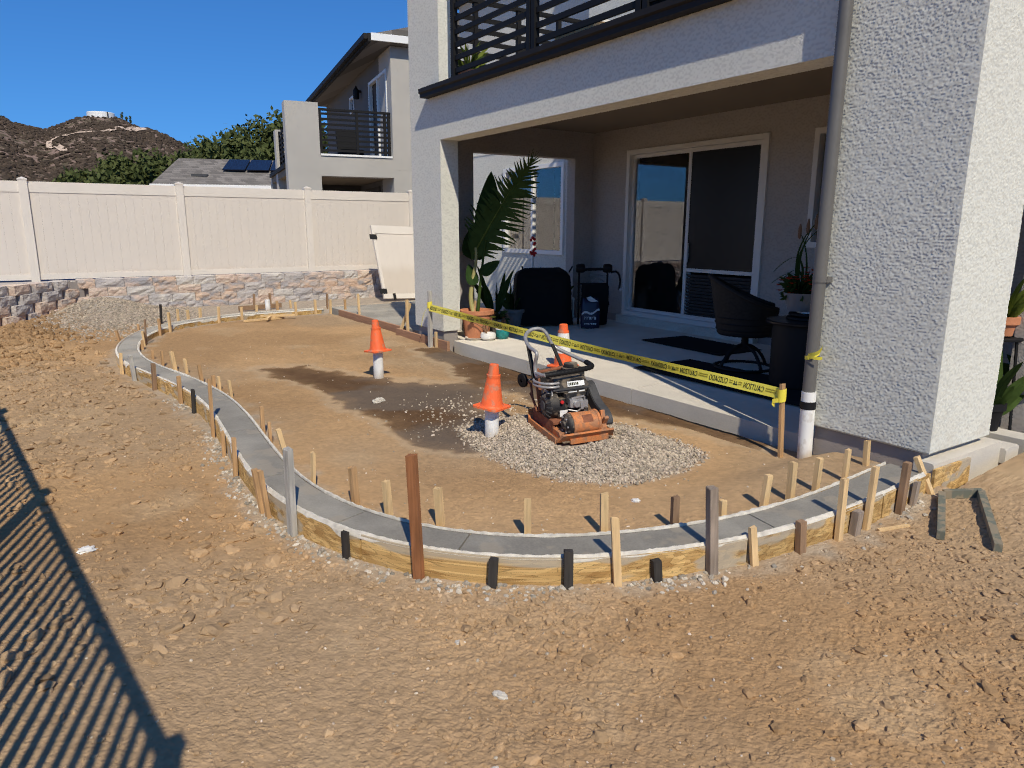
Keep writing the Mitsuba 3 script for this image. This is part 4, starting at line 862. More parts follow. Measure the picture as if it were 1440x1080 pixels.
# lower neighbour's roof with solar panels
n3 = thing('neighbour_house', 'low house with grey shingle roof and solar panels beyond the fence', 'house')
eL, rL, rR, eR = np.array([-36.70, 4.61, 3.35]), np.array([-41.4, 6.66, 4.95]), np.array([-38.0, 14.5, 4.90]), np.array([-32.0, 12.5, 3.25])
bk = np.array([-6.5, 2.6, 0])
part(n3, 'roof', TM([eL, eR, rR, rL, eL - (0, 0, .12), eR - (0, 0, .12), rL + (-6.5, -.5, -1.7), rR + bk - (0, 0, 1.7)], [(0, 1, 2), (0, 2, 3), (4, 5, 1), (4, 1, 0), (3, 2, 7), (3, 7, 6), (0, 3, 6)]), 'mat_shingle')
part(n3, 'fascia', beam(eL + (.03, -.02, -.06), eR + (.03, -.02, -.06), .04, .2), 'mat_white')
ev_ = (eR - eL) / np.linalg.norm(eR - eL)
part(n3, 'wall', TM([eL + (-.5, .3, -.1), eR + (-.5, .3, -.1), (*(eR + (-.5, .3, 0))[:2], 0), (*(eL + (-.5, .3, 0))[:2], 0)], [(0, 1, 2), (0, 2, 3)]), 'mat_stucco_far')
sl = (rL - eL); up_ = np.cross(ev_, sl); up_ /= np.linalg.norm(up_); up_ *= np.sign(up_[2])
def onroof(s, t): return (eL * (1 - s) + eR * s) * (1 - t) + (rL * (1 - s) + rR * s) * t + up_ * .09
for i in range(5):
    q = [onroof(.30 + i * .128, .52), onroof(.30 + i * .128 + .12, .52), onroof(.30 + i * .128 + .12, .93), onroof(.30 + i * .128, .93)]
    part(n3, 'solar_panel', TM(q + [p - up_ * .05 for p in q], [(0, 1, 2), (0, 2, 3), (4, 5, 1), (4, 1, 0), (5, 6, 2), (5, 2, 1), (7, 4, 0), (7, 0, 3)]), 'mat_solar')
for s, t in ((.16, .35), (.20, .35)): part(n3, 'roof_vent', beam(onroof(s, t) - up_ * .1, onroof(s + .04, t) - up_ * .1, .3, .12), 'mat_darkgrey')

# ---------------------------------------------------------------- hills, scrub, trees
RID = np.array([(-449.2, -60, 66), (-449.5, -30, 60), (-449.9, -7.5, 54.8), (-450.0, -2.0, 52.2), (-450.0, 5.2, 50.8), (-449.9, 10.2, 49.8), (-449.8, 14.4, 51.4), (-449.3, 25.9, 56.8), (-448.8, 32.5, 58.0), (-447.9, 43.9, 58.1), (-447.3, 49.3, 55.6),
                (-446.6, 55.1, 53.4), (-446.0, 60.2, 53.0), (-445.0, 66.8, 50.5), (-443.6, 75.9, 45.7), (-441.8, 85.6, 42.0), (-438.0, 103.2, 33.0), (-430, 132, 22), (-420, 160, 12)])
RT = np.arctan2(RID[:, 1], -RID[:, 0])
def hill_z(x, y):
    th = np.arctan2(y, -x); D = np.hypot(x, y); R = np.interp(th, RT, RID[:, 2])
    s = np.clip((D - 150) / 300, 0, 1); b = np.clip((D - 450) / 300, 0, 1)
    k = meshkit.fbm(np.stack([x * .025, y * .025, x * 0], -1), 4, 3) - .5
    sp = np.clip((s * (1.0 - s)) * 4, 0, 1)
    return R * s * (1 - .75 * b * b) + 7 * k * sp - 2 + 2 * s
th = np.linspace(RT[0], RT[-1], 170); DD = np.r_[np.linspace(150, 450, 110), np.linspace(460, 900, 18)]
hx = -DD[None] * np.cos(th)[:, None]; hy = DD[None] * np.sin(th)[:, None]; hz = hill_z(hx, hy)
nd_ = len(DD); ii = (np.arange(169)[:, None] * nd_ + np.arange(nd_ - 1)[None]).ravel()
struct('hill', TM(np.stack([hx.ravel(), hy.ravel(), hz.ravel()], 1), np.vstack([np.stack([ii, ii + nd_ + 1, ii + nd_], 1), np.stack([ii, ii + 1, ii + nd_ + 1], 1)])), 'mat_hill', smooth=True)
g = np.random.default_rng(77)
t_, d_ = g.uniform(RT[0], RT[-1], 16000), np.sqrt(g.uniform(200 ** 2, 458 ** 2, 16000))
SP = np.stack([-d_ * np.cos(t_), d_ * np.sin(t_)], 1); dens = meshkit.fbm(np.stack([SP[:, 0] * .03, SP[:, 1] * .03, SP[:, 0] * 0], -1), 3, 9); SP = SP[g.random(16000) < smooth01(.25, .6, dens) * .9 + .1]
ms, ks = rocks(np.column_stack([SP, hill_z(SP[:, 0], SP[:, 1])]), g.uniform(.4, 1.25, len(SP)), 0, (.45, .8), 78, .4)
solo('hill_scrub', 'low dark scrub dotted over the dry hillside', None, ms, 'mat_scrub', kind='stuff')
def foot_of(dirv):
    ts = np.linspace(160, 470, 3000); p = EYE + dirv * ts[:, None]; hit = np.nonzero(p[:, 2] < hill_z(p[:, 0], p[:, 1]))[0]
    return p[hit[0]] if len(hit) else p[-1]
road = [(-444, 56.5), (-417, 48.2), (-392, 40), (-372, 32), (-364, 25.3), (-368, 20.4), (-378, 17.2), (-383, 14.2), (-379, 11.2), (-370, 9.6), (-360, 9.4), (-346, 9.8), (-325, 11.3), (-305, 13)]
rp = spline([(x, y, 0) for x, y in road], 120)[:, :2]; rt = np.gradient(rp, axis=0); rt /= np.linalg.norm(rt, axis=1, keepdims=True); rn = np.stack([-rt[:, 1], rt[:, 0]], 1)
wd_ = np.interp(np.arange(120), (0, 55, 75, 119), (1.9, 1.9, 1.1, 1.0))[:, None]; L_, R_ = rp + rn * wd_, rp - rn * wd_
rz = lambda q: hill_z(q[:, 0], q[:, 1])
rv = np.vstack([np.column_stack([L_, rz(L_) + .55]), np.column_stack([R_, rz(R_) + .55])]); n_ = len(rp); rf_ = []
for k in range(n_ - 1):
    for a, b in ((0, 1),): rf_ += [(a * n_ + k, b * n_ + k, b * n_ + k + 1), (a * n_ + k, b * n_ + k + 1, a * n_ + k + 1)]
struct('dirt_road', TM(rv, rf_), 'mat_road')
wt = thing('water_tank', 'white round tank on the crest of the far hill', 'tank')
part(wt, 'shell', lathe([(6.6, -4), (6.6, 2.9), (6.4, 3.1), (0, 3.7)], 28, (-449.5, 36.5, 57.0)), 'mat_white'); part(wt, 'ladder', box(-443.0, -442.8, 38.8, 39.4, 55, 60), 'mat_darkgrey')
def leaves(c, rad, n, size, seed, lump=5):
    g = np.random.default_rng(seed); c = np.asarray(c, float)
    ctr = g.normal(0, 1, (lump, 3)); ctr /= np.linalg.norm(ctr, axis=1, keepdims=True); ctr *= g.uniform(.3, .68, (lump, 1))
    u = g.normal(0, 1, (n, 3)); u /= np.linalg.norm(u, axis=1, keepdims=True); u *= (g.random((n, 1)) ** .38) * g.uniform(.34, .56, (n, 1))
    p = c + (ctr[g.integers(lump, size=n)] + u) * np.asarray(rad)
    a = g.normal(0, 1, (n, 3)); a /= np.linalg.norm(a, axis=1, keepdims=True); b = np.cross(a, g.normal(0, 1, (n, 3))); b /= np.linalg.norm(b, axis=1, keepdims=True)
    s = size * g.uniform(.6, 1.3, (n, 1))
    v = np.stack([p - a * s, p + b * s * .55, p + a * s, p - b * s * .55], 1).reshape(-1, 3); i = np.arange(n)[:, None] * 4
    return TM(v, np.vstack([i + [0, 1, 2], i + [0, 2, 3]]))
TREES = [((-80, 5.0), 3.3, 7.0), ((-83, 8.6), 3.6, 8.6), ((-80, 12.0), 3.8, 9.6), ((-86, 16.4), 4.4, 11.2), ((-81, 18.9), 4.2, 11.4), ((-84, 22.6), 4.6, 13.0), ((-80, 25.2), 4.6, 13.6), ((-74, 7.0), 2.6, 5.4), ((-74, 13.5), 3.0, 7.2), ((-76, 19.5), 3.2, 8.6)]
tl = ['leftmost dark tree on the slope behind the fence', 'second dark tree from the left behind the fence', 'bushy tree above the left end of the shingle roof', 'dark tree above the middle of the shingle roof', 'dark tree above the solar panels',
      'tall dark tree left of the neighbouring tower', 'tallest dark tree, partly hidden by the neighbouring tower', 'low bush at the left front of the row of trees', 'low bush just left of the shingle roof', 'low bush behind the solar panels']
for i, ((x, y), r, top) in enumerate(TREES):
    k = thing('tree', tl[i], 'tree', 'trees behind the low roof')
    part(k, 'trunk', tube([(x, y, -.5), (x + .3, y, top - 2.4 * r * .6), (x, y, top - r * .6)], [.35, .25, .1], 7), 'mat_bark')
    part(k, 'crown', cat(leaves((x, y, top - r * .95), (r * 1.05, r * 1.05, r * .98), 6500, .29, 100 + i, 14), leaves((x, y, top - r * 2.0), (r * 1.2, r * 1.35, r * 1.1), 3000, .32, 200 + i, 9)), 'mat_tree')
for i, (x, y, h) in enumerate(((-441, 45.6, 4.6), (-441, 47.6, 4.2), (-440.5, 49.2, 4.4))):
    z = float(hill_z(np.array([x]), np.array([y]))[0]); k = thing('tree', 'small dark tree on the hill crest, ' + ['nearest the tank on its right', 'second to the right of the tank', 'third to the right of the tank', 'in front of the white tank'][i], 'tree', 'trees on the hill crest')
    part(k, 'trunk', tube([(x, y, z - .5), (x, y, z + h * .6)], .15, 5), 'mat_bark'); part(k, 'crown', leaves((x, y, z + h * .6), (1.1, 1.1, h * .45), 260, .3, 300 + i, 5), 'mat_tree')
# ---------------------------------------------------------------- traffic cones on plastic pipes
def cone(loc, h, base, tilt, label, bands=False):
    k = thing('traffic_cone', label, 'traffic cone', 'orange traffic cones')
    m = T().translate(loc).rotate([1, 0, 0], tilt[0]).rotate([0, 1, 0], tilt[1]).rotate([0, 0, 1], tilt[2])
    r0, r1 = base * .37, h * .095
    def add(n, mesh, mat, sm=False, **kw): part(k, n, {**mikit.ply(mesh, mat, smooth=sm), 'to_world': m}, None, **kw)
    bs = rbox = panel(rect(-base / 2, base / 2, -base / 2, base / 2).buffer(-.03).buffer(.03, quad_segs=3), (0, 0, 0), (1, 0, 0), (0, 1, 0), (0, 0, 1), .014)
    add('base', bs, 'mat_orange')
    R = lambda t: r0 + (r1 - r0) * t
    st = .70 if not bands else .80
    add('body', lathe([(R(0) + .012, .014), (R(.02), .03), (R(st), .014 + h * st), (R(st) - .004, .016 + h * st), (R(.97), h * .985), (r1 * .8, h), (r1 * .6, h), (r1 * .5, h * .9)], 28), 'mat_orange', 40)
    add('collar', lathe([(R(st) + .0015, h * st - .012), (R(st) + .005, h * st), (R(st) + .005, h * st + .018), (R(st) - .001, h * st + .022)], 28), 'mat_orange', 40)
    if bands:
        for a, b in ((.30, .47), (.60, .78)): add('reflective_band', lathe([(R(a) + .002, .014 + h * a), (R(b) + .002, .014 + h * b)], 28), 'mat_white', 40)
gz1 = lambda x, y: float(ground_z(np.array([x]), np.array([y]), False)[0])
for (x, y), zt, lab in (((-6.59, 2.735), .285, 'white plastic pipe standing in the wet soil under the far cone'), ((-4.15, 2.565), .255, 'white plastic pipe standing in gravel under the near cone'), ((-13.19, 3.384), .20, 'short white plastic pipe by the stone wall at the far end')):
    r = .05 if x > -12 else .045
    solo('plastic_pipe', lab, 'pipe', lathe([(r - .006, zt - .1), (r - .006, zt), (r, zt), (r, gz1(x, y) - .1)], 24, (x, y, 0)), 'mat_pvc', 40)
cone((-6.59, 2.735, .272), .315, .215, (2, -3, 10), 'far orange cone capping a white pipe in the middle of the yard')
cone((-4.15, 2.565, .240), .315, .21, (-2, 3, 22), 'near plain orange cone capping a pipe left of the compactor')
cone((-5.74, 4.415, .083), .44, .255, (0, 0, 15), 'orange cone with white bands on the patio edge behind the compactor', True)

# ---------------------------------------------------------------- plate compactor
pc = thing('plate_compactor', 'orange and black plate compactor with a petrol engine and folded handle', 'plate compactor')
CY = -12.5
CM = T().translate([-3.80, 2.995, 0]).rotate([0, 0, 1], CY).rotate([0, 1, 0], -1.0).rotate([1, 0, 0], 2.0)
def cp(n, mesh, mat, sm=False, parent=None, **kw): return part(parent or pc, n, {**mikit.ply(mesh, mat, smooth=sm), 'to_world': CB if n in TILT else CM}, None, **kw)
zb = .097
CB = CM @ T().translate([0, 0, zb]).rotate([0, 1, 0], 4.0).scale([1.08, 1.04, 1]).translate([0, 0, -zb])
TILT = {'base_plate', 'side_lip', 'deck', 'deck_pan', 'rubber_mount', 'mount_bracket', 'exciter', 'end_cap', 'bolt', 'front_bar', 'decal', 'filler_cap'}
prof = [(-.285, zb + .075), (-.235, zb + .012), (-.20, zb), (.20, zb), (.235, zb + .012), (.285, zb + .072), (.272, zb + .080), (.225, zb + .028), (.195, zb + .016), (-.195, zb + .016), (-.225, zb + .028), (-.272, zb + .083)]
bp = panel(Polygon(prof), (0, -.205, 0), (1, 0, 0), (0, 0, 1), (0, 1, 0), .41); 
bp = bp.subdivide_to_size(.06); v = bp.vertices.copy(); e = np.clip((np.abs(v[:, 0]) - .19) / .095, 0, 1); v[:, 1] *= 1 - .13 * e ** 2; bp = TM(v, bp.faces)
cp('base_plate', bp, 'mat_compactor', 30, label='orange worn base plate with upturned lips')
for s in (-1, 1): cp('side_lip', beam((-.22, s * .203, zb + .020), (.22, s * .203, zb + .020), .012, .040, .004), 'mat_compactor')
cp('deck', cat(box(-.235, .10, -.165, .165, .183, .203, .005), box(-.23, .09, -.165, -.15, zb + .015, .19), box(-.23, .09, .15, .165, zb + .015, .19)), 'mat_rust')
cp('deck_pan', box(-.22, .26, -.17, .17, zb + .012, zb + .018), 'mat_dustdeck')
for u, w in ((-.19, -.13), (-.19, .13), (.05, -.13), (.05, .13)): cp('rubber_mount', disc_cyl((u, w, zb + .016), (0, 0, 1), .022, .068, 14), 'mat_dustblack', 40)
cp('mount_bracket', cat(box(.03, .20, -.165, -.105, zb + .018, zb + .062, .02), box(.10, .26, .10, .15, zb + .018, zb + .085, .02)), 'mat_compactor')
exu, exz = .195, .213
ex = cp('exciter', lathe([(.055, -.100), (.080, -.096), (.080, -.082), (.074, -.078), (.074, .075), (.080, .079), (.080, .094), (.05, .098)], 28, (exu, 0, exz), (0, 1, 0)), 'mat_compactor', 40, label='orange cylindrical exciter housing at the front')
cp('end_cap', lathe([(0, -.146), (.025, -.146), (.03, -.134), (.060, -.128), (.072, -.118), (.076, -.098), (0, -.095)], 24, (exu, 0, exz), (0, 1, 0)), 'mat_dustblack', 40, parent=ex)
for a in range(6): cp('bolt', disc_cyl((exu + .052 * math.cos(a * 1.047), -.127, exz + .052 * math.sin(a * 1.047)), (0, -1, 0), .007, .01, 8, .002), 'mat_steel', parent=ex)
cp('front_bar', cat(beam((exu + .055, -.12, zb + .018), (exu + .055, .15, zb + .018), .03, .035, .006), beam((exu - .03, .13, zb + .02), (exu + .075, .13, zb + .16), .02, .03, .004, up=(0, 1, 0)), beam((exu + .06, .13, zb + .02), (exu + .01, .13, zb + .19), .02, .03, .004, up=(0, 1, 0))), 'mat_compactor')
cp('decal', TM([(exu + .0752 * math.cos(t), y, exz + .0752 * math.sin(t)) for y in (-.03, .04) for t in np.linspace(.35, 1.1, 6)], [f for i in range(5) for f in ((i, i + 1, i + 7), (i, i + 7, i + 6))]), 'mat_rust')
cp('filler_cap', disc_cyl((exu - .02, .03, exz + .068), (0, 0, 1), .014, .03, 12), 'mat_dustblack', 40)
eng = pc + '__engine'
labels[eng] = {'label': 'black petrol engine with a recoil starter'}
def ep(n, mesh, mat, sm=False, **kw): return cp(n, mesh, mat, sm, parent=eng, **kw)
ez = .205
ep('crankcase', cat(box(-.17, .075, -.115, .085, ez, ez + .135, .018), box(-.15, .09, -.06, .10, ez + .10, ez + .17, .012)), 'mat_dustblack')
ep('recoil_starter', lathe([(0, -.195), (.05, -.195), (.072, -.188), (.088, -.172), (.094, -.13), (.094, -.11), (0, -.11)], 30, (.0, 0, ez + .085), (0, 1, 0)), 'mat_dustblack', 30)
for a in range(14):
    t = a * 2 * math.pi / 14; c, s = math.cos(t), math.sin(t)
    ep('starter_fin', beam((.0 + .060 * c, -.192, ez + .085 + .060 * s), (.0 + .092 * c, -.168, ez + .085 + .092 * s), .007, .012, up=(0, 1, 0)), 'mat_darkgrey')
ep('starter_hub', disc_cyl((.0, -.193, ez + .085), (0, -1, 0), .036, .010, 20), 'mat_darkgrey', 30)
ep('starter_grip', tube([(.05, -.185, ez + .165), (.085, -.175, ez + .175)], .011, 10), 'mat_black', 40)
ep('kill_switch', disc_cyl((.085, -.09, ez + .115), (.9, -.3, .1), .013, .018, 12), 'mat_red', 30)
ep('warning_label', box(.0765, .0785, -.105, -.045, ez + .012, ez + .055), 'mat_white')
ep('carburettor', cat(box(.07, .12, -.045, .05, ez + .075, ez + .135, .008), disc_cyl((.12, .0, ez + .10), (1, 0, 0), .024, .02, 16), box(.09, .13, .03, .085, ez + .06, ez + .12, .006), tube([(.1, -.05, ez + .06), (.13, .0, ez + .05), (.1, .07, ez + .065)], .006, 6)), 'mat_steel')
ep('lever', cat(beam((.11, -.03, ez + .14), (.12, .06, ez + .15), .006, .012), beam((.125, .06, ez + .15), (.125, .06, ez + .08), .006, .012, up=(1, 0, 0))), 'mat_steel')
ep('spark_plug', tube([(.06, .07, ez + .13), (.115, .09, ez + .15), (.11, .10, ez + .19)], .009, 8), 'mat_black', 40)
tz0, tz1 = ez + .175, ez + .262
tank = box(-.20, .055, -.135, .135, tz0, tz1, .024); v = tank.vertices.copy(); top = v[:, 2] > (tz0 + tz1) / 2; v[top, 1] *= .86; v[top, 0] = -.07 + (v[top, 0] + .07) * .88
tk = cp('fuel_tank', TM(v, tank.faces), 'mat_dustblack', 20, label='black fuel tank with a white label')
cp('seam', box(-.208, .063, -.143, .143, tz0 + .016, tz0 + .026, .004), 'mat_darkgrey', parent=tk)
cp('cap', disc_cyl((-.11, -.04, tz1 - .004), (0, 0, 1), .034, .026, 22), 'mat_blackgloss', 30, parent=tk)
def onfront(y0, y1, z0, z1, out):
    f = lambda z: .055 + (.0264 - .055) * (z - tz0) / (tz1 - tz0) * .9 + out
    return TM([(f(z0), y0, z0), (f(z0), y1, z0), (f(z1), y1, z1), (f(z1), y0, z1)], [(0, 1, 2), (0, 2, 3)])
cp('label_plate', onfront(-.03, .10, tz0 + .034, tz0 + .068, .007), 'mat_white', parent=tk)
for i in range(6): cp('label_print', onfront(-.022 + i * .013, -.022 + i * .013 + .009, tz0 + .042, tz0 + .060, .0085), 'mat_ink', parent=tk)
cp('label_plate', box(.0605, .062, -.03, .035, ez + .150, ez + .176), 'mat_white'); cp('label_plate', box(.0605, .062, .05, .095, ez + .150, ez + .178), 'mat_white')
cp('air_cleaner', cat(box(-.26, -.09, .03, .17, ez + .17, ez + .30, .025), disc_cyl((-.17, .1, ez + .30), (0, 0, 1), .05, .03, 20)), 'mat_dustblack')
cp('throttle_box', box(-.26, -.12, -.17, -.02, ez + .20, ez + .29, .02), 'mat_dustblack')
cp('muffler', box(-.22, -.16, -.09, .10, ez + .09, ez + .17, .02), 'mat_steel')
gp_ = [(-.13, .345), (-.085, .385), (-.04, .38), (.0, .345), (.10, .26), (.225, .19), (.235, .145), (.20, .125), (.14, .13), (.04, .20), (-.10, .29)]
gpoly = Polygon(spline(np.array(gp_ + gp_[:1]), 60)).buffer(0)
gd = cat(panel(gpoly, (0, .160, .025), (1, 0, 0), (0, 0, 1), (0, 1, 0), .06), panel(gpoly.buffer(-.008), (0, .157, .025), (1, 0, 0), (0, 0, 1), (0, 1, 0), .066))
cp('belt_guard', gd, 'mat_darkgrey', 30, label='long dark belt guard on the right side')
near = spline([(-.02, -.2, .505), (-.105, -.2, .50), (-.108, -.2, .57), (-.075, -.2, .64), (-.19, -.2, .668), (-.27, -.2, .71), (-.325, -.178, .738), (-.365, -.125, .765), (-.37, -.06, .772), (-.37, -.015, .752), (-.365, .01, .715), (-.36, .05, .64), (-.31, .11, .595), (-.21, .19, .548), (-.12, .2, .537)], 70)
cp('handle_tube', tube(near, .0135, 10), 'mat_handle', 40, label='grey bent handle tube folded over the engine')
grip = spline([(.07, -.2, .515), (.075, -.12, .52), (.06, .0, .522), (.03, .12, .524), (.0, .18, .526), (-.05, .2, .530), (-.125, .2, .538)], 60)
cp('grip', tube(grip, .0185 + .0015 * np.sin(np.arange(60) * 1.9), 10), 'mat_black', 40, label='black ribbed rubber grip')
cp('handle_link', tube(spline([(.07, -.2, .515), (.0, -.205, .508), (-.06, -.2, .505), (-.11, -.2, .50)], 16), .0125, 8), 'mat_handle', 40)
cp('lock_bar', beam((-.215, -.205, .68), (-.125, -.205, .46), .010, .028, .002, up=(0, 1, 0)), 'mat_black'); cp('lock_bar', beam((-.33, .03, .655), (-.235, .06, .50), .010, .024, .002, up=(0, 1, 0)), 'mat_black')
cp('handle_bracket', cat(beam((-.115, -.19, .53), (-.10, -.17, .23), .012, .035, .002, up=(0, 1, 0)), beam((-.24, .14, .52), (-.20, .15, .23), .012, .035, .002, up=(0, 1, 0)), tube([(-.115, -.19, .50), (-.24, .14, .50)], .012, 8)), 'mat_rust')
for z in (.455, .43): cp('engine_guard', tube(spline([(-.13, -.2, z), (.02, -.205, z - .004), (.055, -.17, z - .005), (.06, -.10, z - .005)], 18), .009, 8), 'mat_handle', 40)
cp('wheel', lathe([(.012, -.014), (.034, -.016), (.050, -.012), (.052, 0), (.050, .012), (.034, .016), (.012, .014)], 26, (-.32, -.215, .412), (-.25, 1, .05)), 'mat_black', 40, label='small black transport wheel')
cp('wheel', lathe([(.012, -.014), (.034, -.016), (.050, -.012), (.052, 0), (.050, .012), (.034, .016), (.012, .014)], 26, (-.32, .14, .412), (-.25, 1, .05)), 'mat_black', 40)
for y in (-.19, .12):
    cp('wheel_arm', tube([(-.31, y, .41), (-.225, y, .40), (-.20, y, .30), (-.12, y, .22)], .009, 8), 'mat_rust', 40)
    cp('wheel_arm', tube([(-.245, y, .33), (-.14, y, .25)], .008, 6), 'mat_rust', 40)
cp('axle', tube([(-.32, -.22, .412), (-.31, .15, .412)], .008, 8), 'mat_steel', 40)
cp('fuel_hose', tube(spline([(.03, -.14, ez + .19), (.06, -.155, ez + .16), (-.02, -.165, ez + .185), (-.09, -.16, ez + .15)], 20), .006, 6), 'mat_handle', 40)

# ---------------------------------------------------------------- caution tape between two stakes
for rec, lab in (((-8.002, 4.035, -8.0, 4.037, .71, 'grey'), 'grey stake holding the far end of the caution tape'), ((-7.93, 4.08, -7.935, 4.08, .20, 'pale'), 'short pale stake right behind the taped grey stake'),
                 ((-2.839, 4.058, -2.862, 4.045, .471, 'tan'), 'tan stake by the downspout holding the near end of the caution tape')):
    stake(rec, 0, 'tape', lab)
tp = thing('caution_tape', 'yellow caution tape with backward lettering strung across the patio front', 'tape')
A_, B_ = np.array([-7.98, 4.018, .506]), np.array([-2.87, 4.028, .406])
def tape_at(t): return A_ * (1 - t) + B_ * t + np.array([0, .012 * np.sin(t * 9), -.022 * 4 * t * (1 - t) * 0.6])
def tape_h(t): return .083 * (1 - t) + .072 * t
N = 160; tt = np.linspace(0, 1, N); pts = np.array([tape_at(t) for t in tt]); hh = np.array([tape_h(t) for t in tt]); tw = .012 * np.sin(tt * 14 + 1)
up_v = np.column_stack([0 * tt, tw, hh / 2])
v = np.vstack([pts - up_v, pts + up_v, pts - up_v + (0, .0012, 0), pts + up_v + (0, .0012, 0)]); f = []
for k in range(N - 1):
    for a, b in ((0, 1), (3, 2), (1, 3), (2, 0)): f += [(a * N + k, a * N + k + 1, b * N + k + 1), (a * N + k, b * N + k + 1, b * N + k)]
part(tp, 'ribbon', TM(v, f), 'mat_tape', 50)
def on_tape(m, t0, width, mirror=True):
    """flat lettering (x, y, z) laid on the ribbon, seen from its back so that it reads backwards"""
    L = np.linalg.norm(B_ - A_); v = m.vertices.copy(); x = v[:, 0]; w0 = x.max(); x = (w0 - x) * width / w0
    t = t0 + x / L; P = np.array([tape_at(q) for q in t]); h = np.array([tape_h(q) for q in t]); k = (v[:, 1] - .5) * h
    P[:, 2] += k; P[:, 1] += .012 * np.sin(t * 14 + 1) * (v[:, 1] - .5) * 2 + (v[:, 2] - .5) * .005
    o = TM(P, m.faces); o.invert(); return o
def word_mesh(w):
    m = meshkit.text_mesh(w, 1.0, 1.0); v = m.vertices.copy(); v[:, 0] -= v[:, 0].min()
    lo, hi = v[:, 1].min(), v[:, 1].max(); v[:, 1] = .24 + .52 * (v[:, 1] - lo) / (hi - lo); return TM(v, m.faces)
WM = [word_mesh('CAUTION'), word_mesh('CUIDADO')]
EM = cat(TM(*(lambda b: (b.vertices * (1, 1, 1) + (0, 0, 0), b.faces))(panel(Polygon([(0, .32), (.5, .32), (.5, .44), (.0, .44)]), (0, 0, 0), (1, 0, 0), (0, 1, 0), (0, 0, 1), 1.0))), panel(Polygon([(.05, .5), (.2, .68), (.3, .5), (.45, .68), (.5, .66), (.32, .46), (.2, .62), (.08, .48)]), (0, 0, 0), (1, 0, 0), (0, 1, 0), (0, 0, 1), 1.0))
ST = cat(*[panel(rect(0, 1, a, b), (0, 0, 0), (1, 0, 0), (0, 1, 0), (0, 0, 1), 1.0).subdivide() for a, b in ((.60, .70), (.40, .50))])
x0 = .03
for i in range(22):
    L = 5.11; t = x0 / L
    if t > .965: break
    part(tp, 'lettering', on_tape(WM[i % 2], t, .168), 'mat_ink')
    if i % 2 == 0:
        part(tp, 'olive_stripe', on_tape(ST, (x0 + .184) / L, .085), 'mat_olive')
    else:
        part(tp, 'emblem', on_tape(EM, (x0 + .222) / L, .034), 'mat_ink'); part(tp, 'olive_stripe', on_tape(ST, (x0 + .184) / L, .030), 'mat_olive')
        part(tp, 'olive_stripe', on_tape(ST, (x0 + .264) / L, .030), 'mat_olive')
    x0 += .286 if i % 2 == 0 else .312
def wrap(c, r, z, w, tilt=.2): return TM(*(lambda a: (np.vstack([np.column_stack([c[0] + r * np.cos(a), c[1] + r * np.sin(a), z + tilt * r * np.sin(a * 1 + .5)]), np.column_stack([c[0] + r * np.cos(a), c[1] + r * np.sin(a), z + w + tilt * r * np.sin(a + .9)])]), [q for k in range(len(a) - 1) for q in ((k, k + 1, len(a) + k + 1), (k, len(a) + k + 1, len(a) + k))]))(np.linspace(0, 2 * np.pi, 25)))
part(tp, 'wrap', wrap((-2.862, 4.045), .030, .352, .085), 'mat_tape', 50); part(tp, 'wrap', wrap((-8.0, 4.036), .032, .50, .075), 'mat_tape', 50)
def strip_ribbon(P, w, d=(0, 0, 1)):
    P = np.asarray(P, float); n = len(P); dv = np.broadcast_to(np.asarray(d, float), (n, 3)) * np.broadcast_to(np.asarray(w, float), (n,))[:, None] / 2
    v = np.vstack([P - dv, P + dv]); return TM(v, [q for k in range(n - 1) for q in ((k, k + 1, n + k + 1), (k, n + k + 1, n + k))])
part(tp, 'tail', strip_ribbon(spline([(-8.02, 4.01, .50), (-8.06, 3.99, .44), (-8.10, 3.98, .35), (-8.12, 3.97, .25)], 20), .022, (.8, 0, .3)), 'mat_tape', 50)
part(tp, 'tail', strip_ribbon(spline([(-2.862, 4.012, .36), (-2.90, 4.0, .345), (-2.885, 4.01, .325)], 12), .03), 'mat_tape', 50)
ts_ = thing('tape_scrap', 'scrap of yellow tape knotted round the downspout', 'tape')
part(ts_, 'loop', wrap((-2.71, 4.115), .0445, .675, .022, .5), 'mat_tape', 50); part(ts_, 'tail', strip_ribbon(spline([(-2.70, 4.07, .69), (-2.66, 4.06, .70), (-2.62, 4.06, .73), (-2.61, 4.06, .76)], 12), .025), 'mat_tape', 50)
part(ts_, 'tail', strip_ribbon(spline([(-2.71, 4.068, .69), (-2.65, 4.06, .675), (-2.61, 4.07, .68)], 10), .02), 'mat_tape', 50)

# ---------------------------------------------------------------- small things on the dirt
k = thing('metal_frame', 'old green painted U-shaped metal frame lying on the dirt beside the house corner', 'frame')
q = np.array([(-1.56, 3.57), (-1.79, 4.06), (-1.66, 4.21), (-1.33, 3.63)]); qz = [gz1(*p) + .022 for p in q]; q = np.column_stack([q, qz])
part(k, 'crossbar', beam(q[1], q[2], .035, .045, .004), 'mat_metalgreen'); part(k, 'leg', beam(q[1] + (.0, -.02, 0), q[0], .035, .045, .004), 'mat_metalgreen'); part(k, 'leg', beam(q[2] + (.0, -.02, 0), q[3], .035, .05, .004), 'mat_metalgreen')
def lying(p, qq, w, h, mat, label):
    a = np.array([*p, gz1(*p) + h * .6]); b = np.array([*qq, gz1(*qq) + h * .6]); solo('wood_scrap', label, 'wood', beam(a, b, w, h, .002), mat)
lying((-1.79, 3.42), (-1.73, 3.60), .018, .012, 'mat_wood_pale', 'thin pale sliver of wood lying on the dirt near the house corner')
